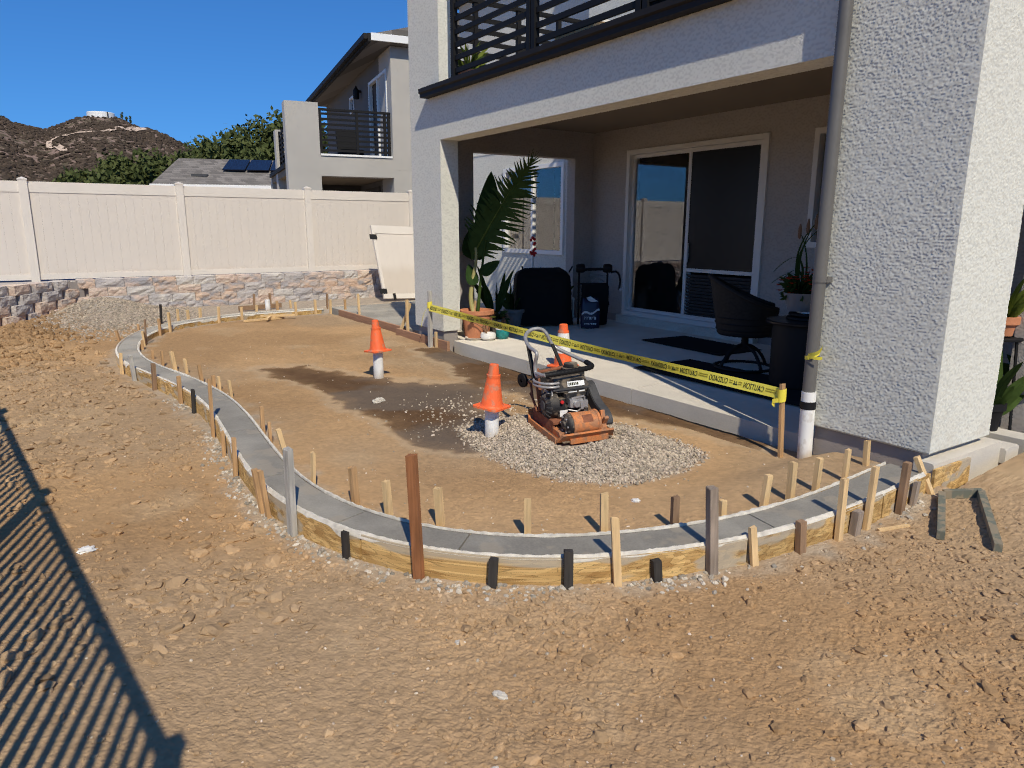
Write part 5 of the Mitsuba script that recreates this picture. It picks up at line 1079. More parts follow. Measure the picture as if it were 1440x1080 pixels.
for i, (p, qq, dz, lab) in enumerate((((-11.75, 2.62), (-11.9, 3.30), 0, 'long pale offcut at the bottom of the pile by the far strip'), ((-11.6, 2.95), (-12.05, 3.15), .03, 'crossing pale offcut in the pile by the far strip'), ((-11.75, 3.45), (-12.0, 2.95), .045, 'topmost pale offcut in the pile by the far strip'))):
    a = np.array([*p, gz1(*p) + .02 + dz]); b = np.array([*qq, gz1(*qq) + .02 + dz]); solo('wood_scrap', lab, 'wood', beam(a, b, .04, .03, .003), 'mat_wood_pale', group='wood offcuts by the far strip')
g = np.random.default_rng(99)
for (x0_, y0_, x1_, y1_, lab) in ((-13.3, 2.9, -13.45, 3.7, 'low timber board standing on edge by the stone wall'), (-2.10, 4.02, -2.02, 4.13, 'short board offcut against the house pillar foot')):
    solo('timber_board', lab, 'board', beam((x0_, y0_, .06), (x1_, y1_, .06), .03, .08, .003), 'mat_wood_brown')

# ---------------------------------------------------------------- patio plants and pots
def leaf(base, tip, w, sag=.1, side=(0, 0, 1), n=14, torn=0, seed=0, fold=.25):
    """a paddle leaf with a folded midrib; torn: number of splits per side"""
    g = np.random.default_rng(seed); b, t = np.asarray(base, float), np.asarray(tip, float); d = t - b; L = np.linalg.norm(d)
    s = np.cross(d, side); s /= np.linalg.norm(s) + 1e-9; up = np.cross(s, d / L)
    m = n if not torn else torn * 4; u = np.linspace(0, 1, m + 1)
    P = b + d * u[:, None]; P[:, 2] -= sag * L * u ** 2.2; P += up * (.02 * L * np.sin(u * 5))[:, None]
    W = w * np.sin(np.pi * np.clip(u, 0, 1) ** .62) ** .75 * .5 + .002
    V, Fc = [], []
    for sg in (-1, 1):
        if not torn:
            o = len(V); 
            for i in range(m + 1):
                V += [P[i], P[i] + s * sg * W[i] * .55 + up * fold * W[i] * .5, P[i] + s * sg * W[i] + up * fold * W[i] * (.6 + .3 * math.sin(i * 1.3 + seed)) - (0, 0, .15 * W[i])]
            for i in range(m):
                for q in (0, 1):
                    a = o + i * 3 + q; Fc += [(a, a + 3, a + 4), (a, a + 4, a + 1)]
        else:
            for i in range(torn * 3):
                u0, u1 = i / (torn * 3), (i + 1) / (torn * 3) + .006; e = g.uniform(.75, 1.05); dr_ = g.uniform(.02, .28); o = len(V)
                for uu, kk in ((u0, 0), (u1, 0)):
                    V.append(b + d * uu - np.array([0, 0, sag * L * uu ** 2.2]))
                um = (u0 + u1) / 2; Wm = w * math.sin(math.pi * min(1, um) ** .62) ** .75 * .5 * e + .002
                adv = d * (.07 + .06 * g.random()); pm = b + d * um - np.array([0, 0, sag * L * um ** 2.2])
                c1 = pm + s * sg * Wm * .55 + adv * .45 + up * fold * Wm * .4; c2 = pm + s * sg * Wm + adv - np.array([0, 0, dr_ * Wm])
                hw = d * (.5 / (torn * 3)); V += [c1 - hw, c1 + hw, c2 - hw * .25, c2 + hw * .1]
                Fc += [(o, o + 1, o + 3), (o, o + 3, o + 2), (o + 2, o + 3, o + 5), (o + 2, o + 5, o + 4)]
    return TM(V, Fc)
def pot(c, r, h, lip=.02, taper=.75): return lathe([(0, .0), (r * taper, 0), (r * (taper + 1) / 2, h * .5), (r, h - .05), (r + lip, h - .05), (r + lip, h), (r - .01, h), (r - .02, h - .04), (0, h - .045)], 28, c)
bp_ = thing('potted_plant', 'tall paddle-leaved plant in a big terracotta pot beside the far pillar', 'potted plant')
pc0 = (-7.90, 4.66, .135)
part(bp_, 'pot', pot(pc0, .205, .36), 'mat_terracotta', 30)
part(bp_, 'stalk', tube(spline([(-7.98, 4.66, .46), (-8.05, 4.67, .76), (-8.03, 4.71, 1.0), (-8.02, 4.72, 1.28)], 16), np.linspace(.034, .017, 16), 10), 'mat_stalk', 40)
part(bp_, 'stalk', tube(spline([(-7.94, 4.7, .46), (-7.96, 4.75, .8), (-7.93, 4.82, 1.38)], 12), np.linspace(.024, .012, 12), 8), 'mat_leaf', 40)
part(bp_, 'sheath', cat(beam((-8.0, 4.64, .46), (-8.06, 4.66, .74), .02, .03), beam((-7.95, 4.66, .46), (-7.98, 4.69, .60), .02, .03)), 'mat_wood_tan')
VW = (-.6, -.8, 0.1); CAMV = (.86, -.5, .05)
part(bp_, 'leaf', leaf((-8.05, 4.67, 1.12), (-7.64, 5.36, 2.44), .74, .03, CAMV, torn=13, seed=3), 'mat_leaf', label='large feathery torn leaf')
part(bp_, 'midrib', tube(spline([(-8.03, 4.70, 1.2), (-7.86, 4.99, 1.78), (-7.665, 5.32, 2.38)], 12), np.linspace(.012, .004, 12), 6), 'mat_leafyellow')
part(bp_, 'leaf', leaf((-8.10, 4.93, 1.36), (-8.08, 5.00, 2.24), .34, .0, CAMV, seed=5), 'mat_leafdark')
part(bp_, 'leaf', leaf((-8.22, 4.77, 1.12), (-8.13, 4.92, 1.72), .34, .0, CAMV, seed=6), 'mat_leafdark')
part(bp_, 'leaf', leaf((-7.99, 4.68, .80), (-8.14, 4.68, 1.10), .16, .1, CAMV, seed=8), 'mat_leafdark')
part(bp_, 'leaf', leaf((-7.93, 4.74, .95), (-7.80, 4.95, 1.15), .15, .1, CAMV, seed=9), 'mat_leafdark')
for i, (c, R, n, hgt, lab) in enumerate((((-8.25, 5.15, .14), .14, 16, .85, 'bushy dark plant in a black pot in front of the archway'), ((-8.32, 5.52, .14), .13, 14, .55, 'dark strap-leaved plant left of the covered grill'))):
    k = thing('potted_plant', lab, 'potted plant'); part(k, 'pot', pot(c, R, .26), 'mat_potgrey', 30); g = np.random.default_rng(40 + i)
    for j in range(n):
        a = g.uniform(0, 6.28); r = g.uniform(.1, .34); b = np.array(c) + (.04 * math.cos(a), .04 * math.sin(a), .24); t = np.array(c) + (r * math.cos(a), r * math.sin(a), .3 + hgt * g.uniform(.35, 1.0))
        part(k, 'leaf', leaf(b, t, g.uniform(.06, .13), .25, (math.sin(a), -math.cos(a), .4), 8, seed=j), 'mat_leafdark')
k = thing('potted_plant', 'low plant with curling bronze and green leaves right of the terracotta pot', 'potted plant')
part(k, 'pot', pot((-7.98, 5.05, .14), .12, .20), 'mat_potgrey', 30); g = np.random.default_rng(52)
for j in range(14):
    a = g.uniform(-1.6, 1.2); r = g.uniform(.14, .30); b = np.array((-7.98, 5.05, .32)); t = b + (r * math.cos(a), r * math.sin(a), g.uniform(.0, .28))
    part(k, 'leaf', leaf(b, t, g.uniform(.07, .12), .45, (math.sin(a), -math.cos(a), .5), 8, seed=j), ['mat_leafdark', 'mat_leaf', 'mat_stem'][j % 3])
k = thing('potted_plant', 'small succulent with yellow-green rosettes in a low white bowl', 'potted plant')
part(k, 'pot', lathe([(0, 0), (.06, 0), (.095, .03), (.10, .065), (.088, .095), (.08, .095), (.08, .08), (0, .075)], 24, (-7.62, 4.66, .128)), 'mat_potwhite', 40); g = np.random.default_rng(61)
for j in range(9):
    a = g.uniform(2.2, 4.4); b = np.array((-7.64, 4.65, .21)); t = b + (g.uniform(.05, .24) * math.cos(a), g.uniform(.05, .2) * math.sin(a), g.uniform(.02, .2))
    part(k, 'stem', tube(spline([b, (b + t) / 2 + (0, 0, .03), t], 8), .006, 5), 'mat_stem')
    part(k, 'rosette', cat(*[leaf(t, t + (.045 * math.cos(q), .045 * math.sin(q), .02), .028, .2, (0, 0, 1), 4, seed=j) for q in np.linspace(0, 5.5, 7)]), 'mat_leafyellow')
k = thing('flower_pot', 'teal glazed pot beside the white bowl on the slab edge', 'pot')
part(k, 'pot', lathe([(0, 0), (.06, 0), (.085, .03), (.09, .09), (.082, .125), (.075, .125), (.075, .1), (0, .1)], 24, (-7.60, 4.86, .13)), 'mat_teal', 40); part(k, 'rim', lathe([(.083, .12), (.088, .125), (.086, .135), (.076, .135)], 24, (-7.60, 4.86, .13)), 'mat_potwhite', 40)
k = thing('flower_pot', 'flat grey saucer at the foot of the far pillar', 'saucer'); part(k, 'dish', lathe([(0, 0), (.10, 0), (.13, .03), (.12, .03), (.1, .012), (0, .012)], 22, (-7.78, 4.56, .125)), 'mat_slab', 30)

# ---------------------------------------------------------------- covered grill, bag, folded wagon, bits
k = thing('covered_grill', 'barbecue grill under a black fabric cover', 'grill')
ux = np.array([.5, .866, 0]); uy = np.array([-.866, .5, 0]); gc = np.array([-8.30, 5.98, .16])
nu_ = 56; a_ = np.linspace(0, 2 * np.pi, nu_, endpoint=False); prof_ = [(.02, 1.10, 1.06), (.20, 1.04, 1.03), (.45, 1.02, 1.0), (.62, 1.0, .98), (.70, .97, .93), (.75, .88, .80), (.785, .70, .55), (.80, .4, .3), (.805, .02, .02)]
V = []
for z, sx, sy in prof_:
    e = .34; cx_ = np.sign(np.cos(a_)) * np.abs(np.cos(a_)) ** e; sy_ = np.sign(np.sin(a_)) * np.abs(np.sin(a_)) ** e
    fold_ = 1 + .022 * np.sin(a_ * 9 + 1.1 * np.sin(a_ * 3)) * (1 - z / .8) ** .6
    V.append(gc + (.395 * sx * cx_ * fold_)[:, None] * ux + (.26 * sy * sy_ * fold_)[:, None] * uy + np.array([0, 0, 1.0]) * (z + .02 * np.sin(a_ * 2) * (z > .7) * (z < .8))[:, None])
V = np.vstack(V); Fc = [q for i in range(len(prof_) - 1) for j in range(nu_) for q in ((i * nu_ + j, i * nu_ + (j + 1) % nu_, (i + 1) * nu_ + (j + 1) % nu_), (i * nu_ + j, (i + 1) * nu_ + (j + 1) % nu_, (i + 1) * nu_ + j))]
part(k, 'cover', TM(V, Fc), 'mat_fabric', 50)
for s in (-1, 1):
    for w in (-1, 1): part(k, 'caster', lathe([(.02, -.015), (.035, -.012), (.035, .012), (.02, .015)], 14, gc + ux * .32 * s + uy * .2 * w + np.array([0, 0, .02]), (ux[0], ux[1], 0)), 'mat_black', 30)
for s in (-.26, .37): part(k, 'drawstring', tube(spline([gc + ux * s + uy * -.1 + (0, 0, .74), gc + ux * s * 1.08 + uy * -.1 + (0, 0, .79), gc + ux * s * 1.14 + uy * -.1 + (0, 0, .83)], 8), .012, 6), 'mat_fabric', 40)
bg = thing('feed_bag', 'dark blue plastic bag with a white band and lettering leaning on the folded wagon', 'bag')
bc = np.array([-7.56, 6.27, .148]); bx_, by_ = np.array([.55, .835, 0]), np.array([-.835, .55, 0])
prof_ = [(0, 1.0, 1.0), (.06, 1.04, 1.1), (.20, 1.02, 1.0), (.32, .96, .7), (.38, .86, .35), (.40, .80, .1)]; V = []
for z, sx, sy in prof_:
    cx_ = np.sign(np.cos(a_)) * np.abs(np.cos(a_)) ** .5; sy_ = np.sign(np.sin(a_)) * np.abs(np.sin(a_)) ** .5
    V.append(bc + (.125 * sx * cx_)[:, None] * bx_ + (.06 * sy * sy_)[:, None] * by_ + np.array([0, 0, 1.0]) * (z + .012 * np.sin(a_ * 5 + z * 20))[:, None])
V = np.vstack(V); part(bg, 'bag', TM(V, [q for i in range(len(prof_) - 1) for j in range(nu_) for q in ((i * nu_ + j, i * nu_ + (j + 1) % nu_, (i + 1) * nu_ + (j + 1) % nu_), (i * nu_ + j, (i + 1) * nu_ + (j + 1) % nu_, (i + 1) * nu_ + j))]), 'mat_navy', 40)
fr_ = lambda x, z, o=.068: bc + bx_ * x - by_ * o + np.array([0, 0, z])
part(bg, 'white_band', TM([fr_(-.12 + .24 * i / 12, .175 + .02 * math.sin(i * .7) + dz + .045 * i / 12) for i in range(13) for dz in (0, .028)], [q for i in range(12) for q in ((2 * i, 2 * i + 2, 2 * i + 3), (2 * i, 2 * i + 3, 2 * i + 1))]), 'mat_white')
part(bg, 'white_top', TM([fr_(-.03, .37), fr_(.02, .355), (fr_(.10, .365)), fr_(-.005, .43, .03), fr_(-.06, .41, .04)], [(0, 1, 4), (1, 3, 4), (1, 2, 3)]), 'mat_white')
gl = np.random.default_rng(5)
for r_, (z_, n_l, h_l) in enumerate(((.115, 5, .038), (.045, 7, .022))):
    for i in range(n_l):
        x_ = -.085 + .17 * i / n_l
        part(bg, 'lettering', cat(*[TM([fr_(x_ + a0, z_ + b0, .0695), fr_(x_ + a1, z_ + b0, .0695), fr_(x_ + a1, z_ + b1, .0695), fr_(x_ + a0, z_ + b1, .0695)], [(0, 1, 2), (0, 2, 3)]) for a0, a1, b0, b1 in ((0, .006, 0, h_l), (.006, .018 * (7 / n_l), (h_l - .007) * gl.integers(2), (h_l - .007) * 1 if False else h_l))]), 'mat_white')
wg = thing('folded_wagon', 'folded black wagon standing on end behind the blue bag', 'wagon')
wc = np.array([-7.78, 6.50, .155]); W = lambda x, y, z: wc + bx_ * x + by_ * y + np.array([0, 0, z])
def wbox(x, y, z, sx, sy, sz, b=.01): 
    m = bevel_box(sx, sy, sz, b); v = m.vertices; return TM(W(x, y, z) + v[:, :1] * bx_ + v[:, 1:2] * by_ + v[:, 2:] * np.array([0, 0, 1.0]), m.faces)
body = wbox(.02, 0, .30, .36, .16, .56, .05).subdivide().subdivide(); v = body.vertices + (meshkit.noise(body.vertices * 9, 3)[:, None] - .5) * .05; part(wg, 'fabric_body', TM(v, body.faces), 'mat_fabric', 60)
for x in (-.20, .20): part(wg, 'frame_tube', tube([W(x, .06, .0), W(x, .06, .82)], .014, 8), 'mat_black', 40)
part(wg, 'frame_tube', tube([W(-.2, .06, .58), W(.2, .06, .58)], .012, 8), 'mat_black', 40); part(wg, 'frame_tube', tube([W(-.2, .0, .78), W(.24, .0, .79)], .02, 8), 'mat_black', 40)
for x in (-.19, .19): part(wg, 'wheel', lathe([(.02, -.06), (.05, -.06), (.062, -.03), (.062, .03), (.05, .06), (.02, .06)], 22, W(x, -.02, .80), bx_), 'mat_black', 30)
part(wg, 'handle', tube(spline([W(.24, 0, .74), W(.34, 0, .735), W(.36, 0, .70), W(.355, 0, .50)], 20), .014, 8), 'mat_black', 40); part(wg, 'handle_knob', trimesh.creation.icosphere(2, .022).apply_translation(W(.385, 0, .505)), 'mat_white', True)
part(wg, 'strap', tube(spline([W(-.05, -.1, .62), W(.05, -.11, .66), W(.14, -.1, .62)], 12), .010, 6), 'mat_potgrey', 40); part(wg, 'strap', tube(spline([W(-.08, -.1, .70), W(.04, -.1, .715), W(.12, -.09, .70)], 12), .008, 6), 'mat_potgrey', 40)
sh = thing('plant_shelf', 'small dim shelf with leafy plants between the grill and the wagon', 'shelf')
for z in (.12, .36): part(sh, 'board', wbox(-.42, .22, z, .34, .22, .02, .003), 'mat_frame')
for x in (-.57, -.27): part(sh, 'leg', wbox(x, .22, .18, .02, .2, .36, .003), 'mat_frame')
g = np.random.default_rng(71)
for x in (-.50, -.34):
    p_ = thing('potted_plant', 'small leafy plant on the dim shelf beside the grill, ' + ('on the left' if x < -.4 else 'on the right'), 'potted plant'); part(p_, 'pot', pot(W(x, .22, .372), .055, .09, .006), 'mat_terracotta' if x < -.4 else 'mat_potgrey', 30)
    for j in range(10):
        a = g.uniform(0, 6.28); b = W(x, .22, .455); t = b + np.array([g.uniform(.04, .13) * math.cos(a), g.uniform(.04, .13) * math.sin(a), g.uniform(.02, .16)]); part(p_, 'leaf', leaf(b, t, .05, .3, (math.sin(a), -math.cos(a), .4), 6, seed=j), 'mat_leaf')
rd = thing('garden_ornament', 'red ornament on a pale pole behind the covered grill', 'ornament')
part(rd, 'pole', tube([(-9.42, 6.6, .1), (-9.42, 6.6, 1.06)], .022, 10), 'mat_white', 40)
g = np.random.default_rng(81)
part(rd, 'ornament', cat(*[trimesh.creation.icosphere(1, .024).apply_translation((-9.42 + g.normal(0, .025), 6.6 + g.normal(0, .025), 1.04 + .30 * g.random() ** 1.4)) for _ in range(14)]), 'mat_red', True)
k = thing('door_mat', 'dark door mat on the patio slab before the sliding door', 'mat')
part(k, 'mat', panel(Polygon([(-6.35, 6.10), (-5.10, 6.05), (-5.05, 6.72), (-6.28, 6.78)]), (0, 0, .163), (1, 0, 0), (0, 1, 0), (0, 0, 1), .012), 'mat_fabric')
k = thing('patio_rug', 'dark rug under the chair and round table', 'rug')
part(k, 'rug', panel(Polygon([(-5.2, 4.9), (-2.9, 4.9), (-2.9, 5.98), (-5.2, 5.98)]), (0, 0, .145), (1, 0, 0), (0, 1, 0), (0, 0, 1), .006), 'mat_fabric')

# ---------------------------------------------------------------- wicker chairs, drum table, flowers
def barrel_chair(loc, rot, label):
    k = thing('wicker_chair', label, 'chair', 'wicker patio chairs'); M_ = T().translate(loc).rotate([0, 0, 1], rot)
    def add(n, mesh, mat, sm=False, **kw): part(k, n, {**mikit.ply(mesh, mat, smooth=sm), 'to_world': M_}, None, **kw)
    na, nz = 40, 12; A = np.linspace(math.radians(38), math.radians(322), na); V = []
    for t in (0, 1):
        for j in range(nz + 1):
            s = j / nz
            for a in A:
                back = (1 - math.cos(a - 0)) / 2
                top = .60 + .30 * back ** 1.6
                z = .36 + (top - .36) * s; r = .27 + .055 * s + .04 * s * back - (.022 if t else 0) + .003 * math.sin(a * 60) * 0
                V.append((r * math.cos(a) * 1.02, r * math.sin(a), z))
    K = (nz + 1) * na; Fc = []
    for j in range(nz):
        for i in range(na - 1):
            a = j * na + i; Fc += [(a, a + 1, a + na + 1), (a, a + na + 1, a + na)]; b = K + a; Fc += [(b, b + na + 1, b + 1), (b, b + na, b + na + 1)]
    for i in range(na - 1):
        a = nz * na + i; Fc += [(a, a + 1, K + a + 1), (a, K + a + 1, K + a)]
    add('shell', TM(V, Fc), 'mat_wicker', 50, label='woven dark barrel-shaped back and arms')
    rim_ = np.array([V[nz * na + i] for i in range(na)]) + (0, 0, .008); add('rim', tube(rim_, .021, 8), 'mat_wicker', 40)
    for s, e in ((0, 1), (na - 1, -1)): add('arm_front', tube([np.array(V[nz * na + s]), np.array(V[s]), np.array(V[s]) + (0, 0, -.02)], .018, 8), 'mat_black', 40)
    for z in (.40, .46, .52): add('weave_band', tube(np.array([(1.012 * (.27 + .055 * ((z - .36) / .3)) * math.cos(a) * 1.02, 1.012 * (.27 + .055 * ((z - .36) / .3)) * math.sin(a), z) for a in A]), .006, 5), 'mat_black')
    add('seat', disc_cyl((0, 0, .34), (0, 0, 1), .275, .05, 30, .015), 'mat_fabric', 40)
    add('cushion', disc_cyl((.02, 0, .385), (0, 0, 1), .245, .07, 30, .03), 'mat_fabric', 40)
    add('pedestal', tube([(0, 0, .20), (0, 0, .345)], .035, 12), 'mat_black', 40)
    for a in range(4): add('leg', tube(spline([(0, 0, .24), (.12 * math.cos(a * 1.571 + .6), .12 * math.sin(a * 1.571 + .6), .20), (.27 * math.cos(a * 1.571 + .6), .27 * math.sin(a * 1.571 + .6), .025)], 10), .016, 8), 'mat_black', 40)
    add('base_ring', tube([(.28 * math.cos(a), .28 * math.sin(a), .016) for a in np.linspace(0, 2 * np.pi, 40, endpoint=False)], .015, 8, closed=True), 'mat_black', 40)
    return k, M_
def pillow(k, M_, c, rot, mat='mat_pattern'):
    u = np.linspace(-1, 1, 11); X, Y = np.meshgrid(u, u, indexing='ij'); hgt = .055 * (1 - X ** 4) * (1 - Y ** 4); V = np.vstack([np.stack([X * .19, Y * .19, hgt], -1).reshape(-1, 3), np.stack([X * .19, Y * .19, -hgt], -1).reshape(-1, 3)])
    f = [];
    for i in range(10):
        for j in range(10): a = i * 11 + j; f += [(a, a + 11, a + 12), (a, a + 12, a + 1), (121 + a, 121 + a + 12, 121 + a + 11), (121 + a, 121 + a + 1, 121 + a + 12)]
    m = TM(V, f); m.apply_transform(trimesh.transformations.euler_matrix(*rot)); m.apply_translation(c)
    part(k, 'pillow', {**mikit.ply(m, mat, smooth=50), 'to_world': M_}, None, label='patterned grey and black pillow')
def pattern(p, n, uv):
    a = dr.sin(p.x * 60 + dr.sin(p.z * 45) * 2) * dr.sin(p.z * 55 + dr.sin(p.y * 50) * 2); return MX((.04, .04, .04), (.50, .50, .46), SS(.15, .3, dr.abs(a)))
scene['mat_pattern'] = pr(mikit.proc(pattern), .9)
k, M_ = barrel_chair([-4.56, 5.78, .15], 42, 'dark wicker swivel chair with a patterned pillow in front of the sliding door'); pillow(k, M_, (-.10, .06, .60), (0, 1.15, 0))
k, M_ = barrel_chair([-4.10, 6.48, .155], -140, 'dark wicker chair with a round pillow behind the drum table'); pillow(k, M_, (-.08, .0, .62), (0, 1.2, 0))
k = thing('drum_table', 'round black drum-shaped table beside the downspout', 'table')
tc = (-3.77, 5.60, .145)
part(k, 'tabletop', disc_cyl((tc[0], tc[1], .70), (0, 0, 1), .345, .028, 40, .008), 'mat_blackgloss', 40); part(k, 'drum', lathe([(0, .0), (.27, 0), (.28, .02), (.285, .5), (.275, .555), (0, .555)], 40, tc), 'mat_black', 40)
for a in range(0): part(k, 'stave', beam((tc[0] + .288 * math.cos(a * .3142), tc[1] + .288 * math.sin(a * .3142), .17), (tc[0] + .288 * math.cos(a * .3142), tc[1] + .288 * math.sin(a * .3142), .68), .012, .03), 'mat_black')
k = thing('tray', 'black tray stacked on the drum table under the flower planter', 'tray')
for i, (r, z) in enumerate(((.19, .729), (.17, .763))): part(k, 'slab', disc_cyl((-3.80, 5.66, z), (0, 0, 1), r, .022, 30, .005), 'mat_black', 40); part(k, 'foot', disc_cyl((-3.80, 5.66, z + .022), (0, 0, 1), r * .6, .012, 20, .002), 'mat_potwhite' if i else 'mat_black')
k = thing('flower_planter', 'grey planter of red flowers and spiky leaves on the drum table', 'planter')
fcz = .80; fc_ = np.array([-3.87, 5.62, fcz])
part(k, 'pot', lathe([(0, 0), (.10, 0), (.145, .15), (.15, .16), (.14, .16), (.13, .13), (0, .13)], 28, fc_), 'mat_potgrey', 40); g = np.random.default_rng(91)
for j in range(70):
    a = g.uniform(0, 6.28); b = fc_ + (0, 0, .14); t = b + np.array([g.uniform(.06, .22) * math.cos(a), g.uniform(.06, .22) * math.sin(a), g.uniform(.0, .26)]); part(k, 'leaf', leaf(b, t, .07, .2, (math.sin(a), -math.cos(a), .4), 5, seed=j), 'mat_leafdark')
for j in range(46):
    a = g.uniform(0, 6.28); c = fc_ + np.array([g.uniform(.05, .21) * math.cos(a), g.uniform(.05, .21) * math.sin(a), g.uniform(.16, .38)])
    part(k, 'flower', cat(*[leaf(c, c + (.035 * math.cos(q), .035 * math.sin(q), .015), .03, .1, (0, 0, 1), 4, seed=j) for q in np.linspace(0, 5.4, 7)]), 'mat_redflower')
for j, (dx, dy, h) in enumerate(((-.14, -.22, .52), (-.10, -.16, .40), (.02, .05, .72), (.06, .08, .78), (-.03, -.02, .66), (-.17, -.2, .36), (.1, .02, .7))):
    part(k, 'blade', strip_ribbon(spline([fc_ + (0, 0, .12), fc_ + (dx * .3, dy * .3, h * .9), fc_ + (dx, dy, h if dx > -.05 else h * .66)], 14), np.linspace(.026, .008, 14), (.6, .8, 0)), 'mat_leafdark', 50)
for j, (dx, dy, h) in enumerate(((.0, .02, .66), (.05, .06, .70), (-.05, -.02, .62))): part(k, 'spike', lathe([(0, 0), (.014, .02), (.016, .08), (.008, .13), (0, .14)], 8, fc_ + (dx, dy, h)), 'mat_stem', 40)

# plants in the right-hand patio gap; the tall one is added to block sun
for i, (c, R, n, hgt, wide, mat, potm, lab) in enumerate((((-2.20, 5.50, .80), .085, 30, .34, .06, 'mat_leafyellow', 'mat_terracotta', 'leafy yellow-green plant in a terracotta pot past the near pillar'),
      ((-2.16, 5.35, .13), .10, 16, .60, .11, 'mat_leaf', 'mat_black', 'broad glossy-leaved plant low on the ground past the near pillar'), ((-1.98, 5.75, .13), .14, 22, 1.25, .16, 'mat_leafdark', 'mat_potgrey', 'tall broad-leaved plant added in the side gap to block the sun'))):
    k = thing('potted_plant', lab, 'potted plant'); part(k, 'pot', pot(c, R, .22 if i else .13, .012), potm, 30); g = np.random.default_rng(140 + i)
    for j in range(n):
        a = g.uniform(0, 6.28); r = g.uniform(.10, .32 if i else .16); b = np.array(c) + (.03 * math.cos(a), .03 * math.sin(a), .12); t = np.array(c) + (r * math.cos(a), r * math.sin(a), .22 + hgt * g.uniform(.2, 1.0))
        part(k, 'leaf', leaf(b, t, wide * g.uniform(.7, 1.1), .3, (math.sin(a), -math.cos(a), .4), 8, seed=j), mat)
st_ = thing('plant_stand', 'dark plant stand holding the terracotta pot past the near pillar', 'stand')
part(st_, 'top', disc_cyl((-2.20, 5.50, .778), (0, 0, 1), .13, .02, 24), 'mat_black', 30)
for a in range(3): part(st_, 'leg', tube([(-2.20 + .1 * math.cos(a * 2.09), 5.50 + .1 * math.sin(a * 2.09), .78), (-2.20 + .14 * math.cos(a * 2.09), 5.50 + .14 * math.sin(a * 2.09), .15)], .01, 6), 'mat_black')
for i, (x, y, lab) in enumerate(((-2.02, 5.08, 'pale stepping stone nearest the near pillar foot'), (-1.98, 5.36, 'pale stepping stone behind the first one past the near pillar'))):
    solo('stepping_stone', lab, 'stone', box(x - .15, x + .15, y - .09, y + .09, .02, .118 + .012 * i, .012), 'mat_slab', 30)

# ---------------------------------------------------------------- balcony things
k = thing('potted_plant', 'spiky green plant in a terracotta pot at the left end of the balcony', 'potted plant'); c = (-8.05, 4.68, 3.10)
part(k, 'pot', pot(c, .17, .24), 'mat_terracotta', 30); g = np.random.default_rng(151)
for j in range(26):
    a = g.uniform(0, 6.28); r = g.uniform(.12, .36); b = np.array(c) + (0, 0, .2); t = b + np.array([r * math.cos(a), r * math.sin(a), g.uniform(.15, .6)]); part(k, 'leaf', leaf(b, t, .055, .35, (math.sin(a), -math.cos(a), .4), 7, seed=j), 'mat_leafyellow' if j % 2 else 'mat_leaf')
k = thing('storage_bin', 'beige box on the balcony floor behind the railing', 'box'); part(k, 'body', box(-6.15, -5.55, 4.55, 4.95, 3.10, 3.36, .015), 'mat_wood_pale'); part(k, 'lid', box(-6.17, -5.53, 4.53, 4.97, 3.36, 3.385, .008), 'mat_potwhite')
k = thing('flower_pot', 'dark planter on the balcony floor near the top edge of the picture', 'pot'); part(k, 'pot', pot((-4.72, 4.62, 3.10), .15, .32), 'mat_black', 30)
k = thing('flower_pot', 'second dark planter on the balcony floor, right of the first', 'pot'); part(k, 'pot', box(-4.45, -4.0, 4.5, 4.8, 3.10, 3.36, .012), 'mat_black')

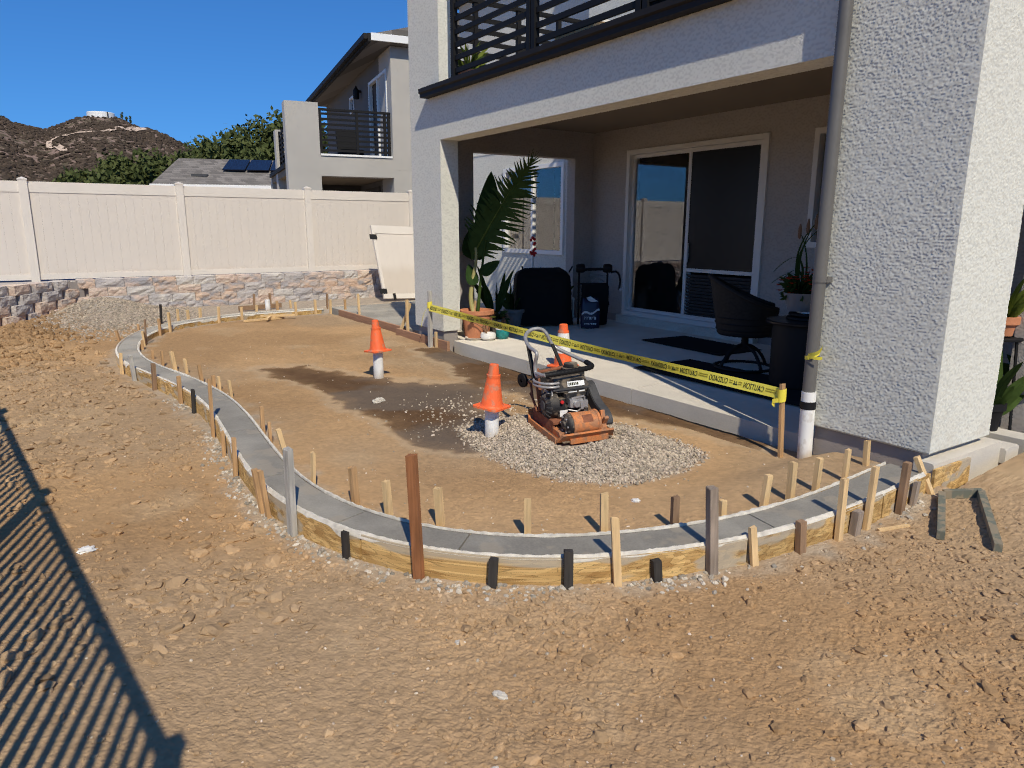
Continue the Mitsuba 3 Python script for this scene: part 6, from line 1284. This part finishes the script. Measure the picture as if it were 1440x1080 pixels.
# set what stands on the patio down on the sloping slab
def low(k):
    zs_ = []
    for q in scene:
        if (q == k or q.startswith(k + '__')) and scene[q].get('type') == 'ply':
            v = meshkit.WRITTEN[scene[q]['filename']][0]; m = np.array(T(scene[q]['to_world']).matrix) if 'to_world' in scene[q] else np.eye(4); w = v @ m[:3, :3].T + m[:3, 3]
            i = int(np.argmin(w[:, 2])); zs_.append((float(w[i, 2]), float(np.median(w[:, 1])), float(np.median(w[:, 0]))))
    return min(zs_)
for k in [k for k in labels if '__' not in k and labels[k].get('category') in ('potted plant', 'pot', 'saucer', 'grill', 'bag', 'wagon', 'shelf', 'mat', 'rug', 'chair', 'table', 'tray', 'planter', 'stand')]:
    z, y, x = low(k)
    if z > 2 or y < 4.4 or x < -8.7: continue
    dz = (.078 + .0255 * (y - 4.3)) - z if z < .30 else -.034
    for q in scene:
        if q == k or q.startswith(k + '__'): scene[q]['to_world'] = T().translate([0, 0, dz + .001]) @ scene[q].get('to_world', T())

# ---------------------------------------------------------------- the picket fence beside the camera whose shadow crosses the corner
pf = thing('picket_fence', 'dark metal picket fence beside the viewer casting striped shadows at the lower left', 'fence')
SD = np.array([-.948, .318]); LEN = 1.038                # how far a shadow reaches per metre of height
HF = 1.55
Sa, Sb = np.array([-7.19, -.415]), np.array([-2.05, .155]); dv = (Sb - Sa) / np.linalg.norm(Sb - Sa)
base = Sa - SD * (HF + .05) * LEN
def fp(s, z): return np.array([*(base + dv * s), z])
s0, s1 = -2.6, 8.2
part(pf, 'top_rail', beam(fp(s0, HF - .02), fp(s1, HF - .02), .036, .04, .003), 'mat_bronze'); part(pf, 'bottom_rail', beam(fp(s0, .08), fp(s1, .08), .03, .035, .003), 'mat_bronze')
pk = mikit.ply(bevel_box(.020, .020, HF - .04 - .0), 'mat_bronze'); an_ = math.degrees(math.atan2(dv[1], dv[0]))
pd = mikit.ply(cat(bevel_box(.062, .062, HF + .10), box(-.036, .036, -.036, .036, (HF + .10) / 2, (HF + .10) / 2 + .012)), 'mat_bronze')
s_ = s0; sp0 = 2.44
while s_ < s1:
    p = fp(s_, (HF - .04) / 2); part(pf, 'picket', {**pk, 'to_world': T().translate(p.tolist()).rotate([0, 0, 1], an_)}, None); s_ += .113
for s_ in (sp0 - 4.90, sp0 - 2.45, sp0, sp0 + 2.70, sp0 + 5.2):
    if s0 - .1 < s_ < s1 + .1: p = fp(s_, (HF + .10) / 2 - .06); part(pf, 'post', {**pd, 'to_world': T().translate(p.tolist()).rotate([0, 0, 1], an_)}, None)
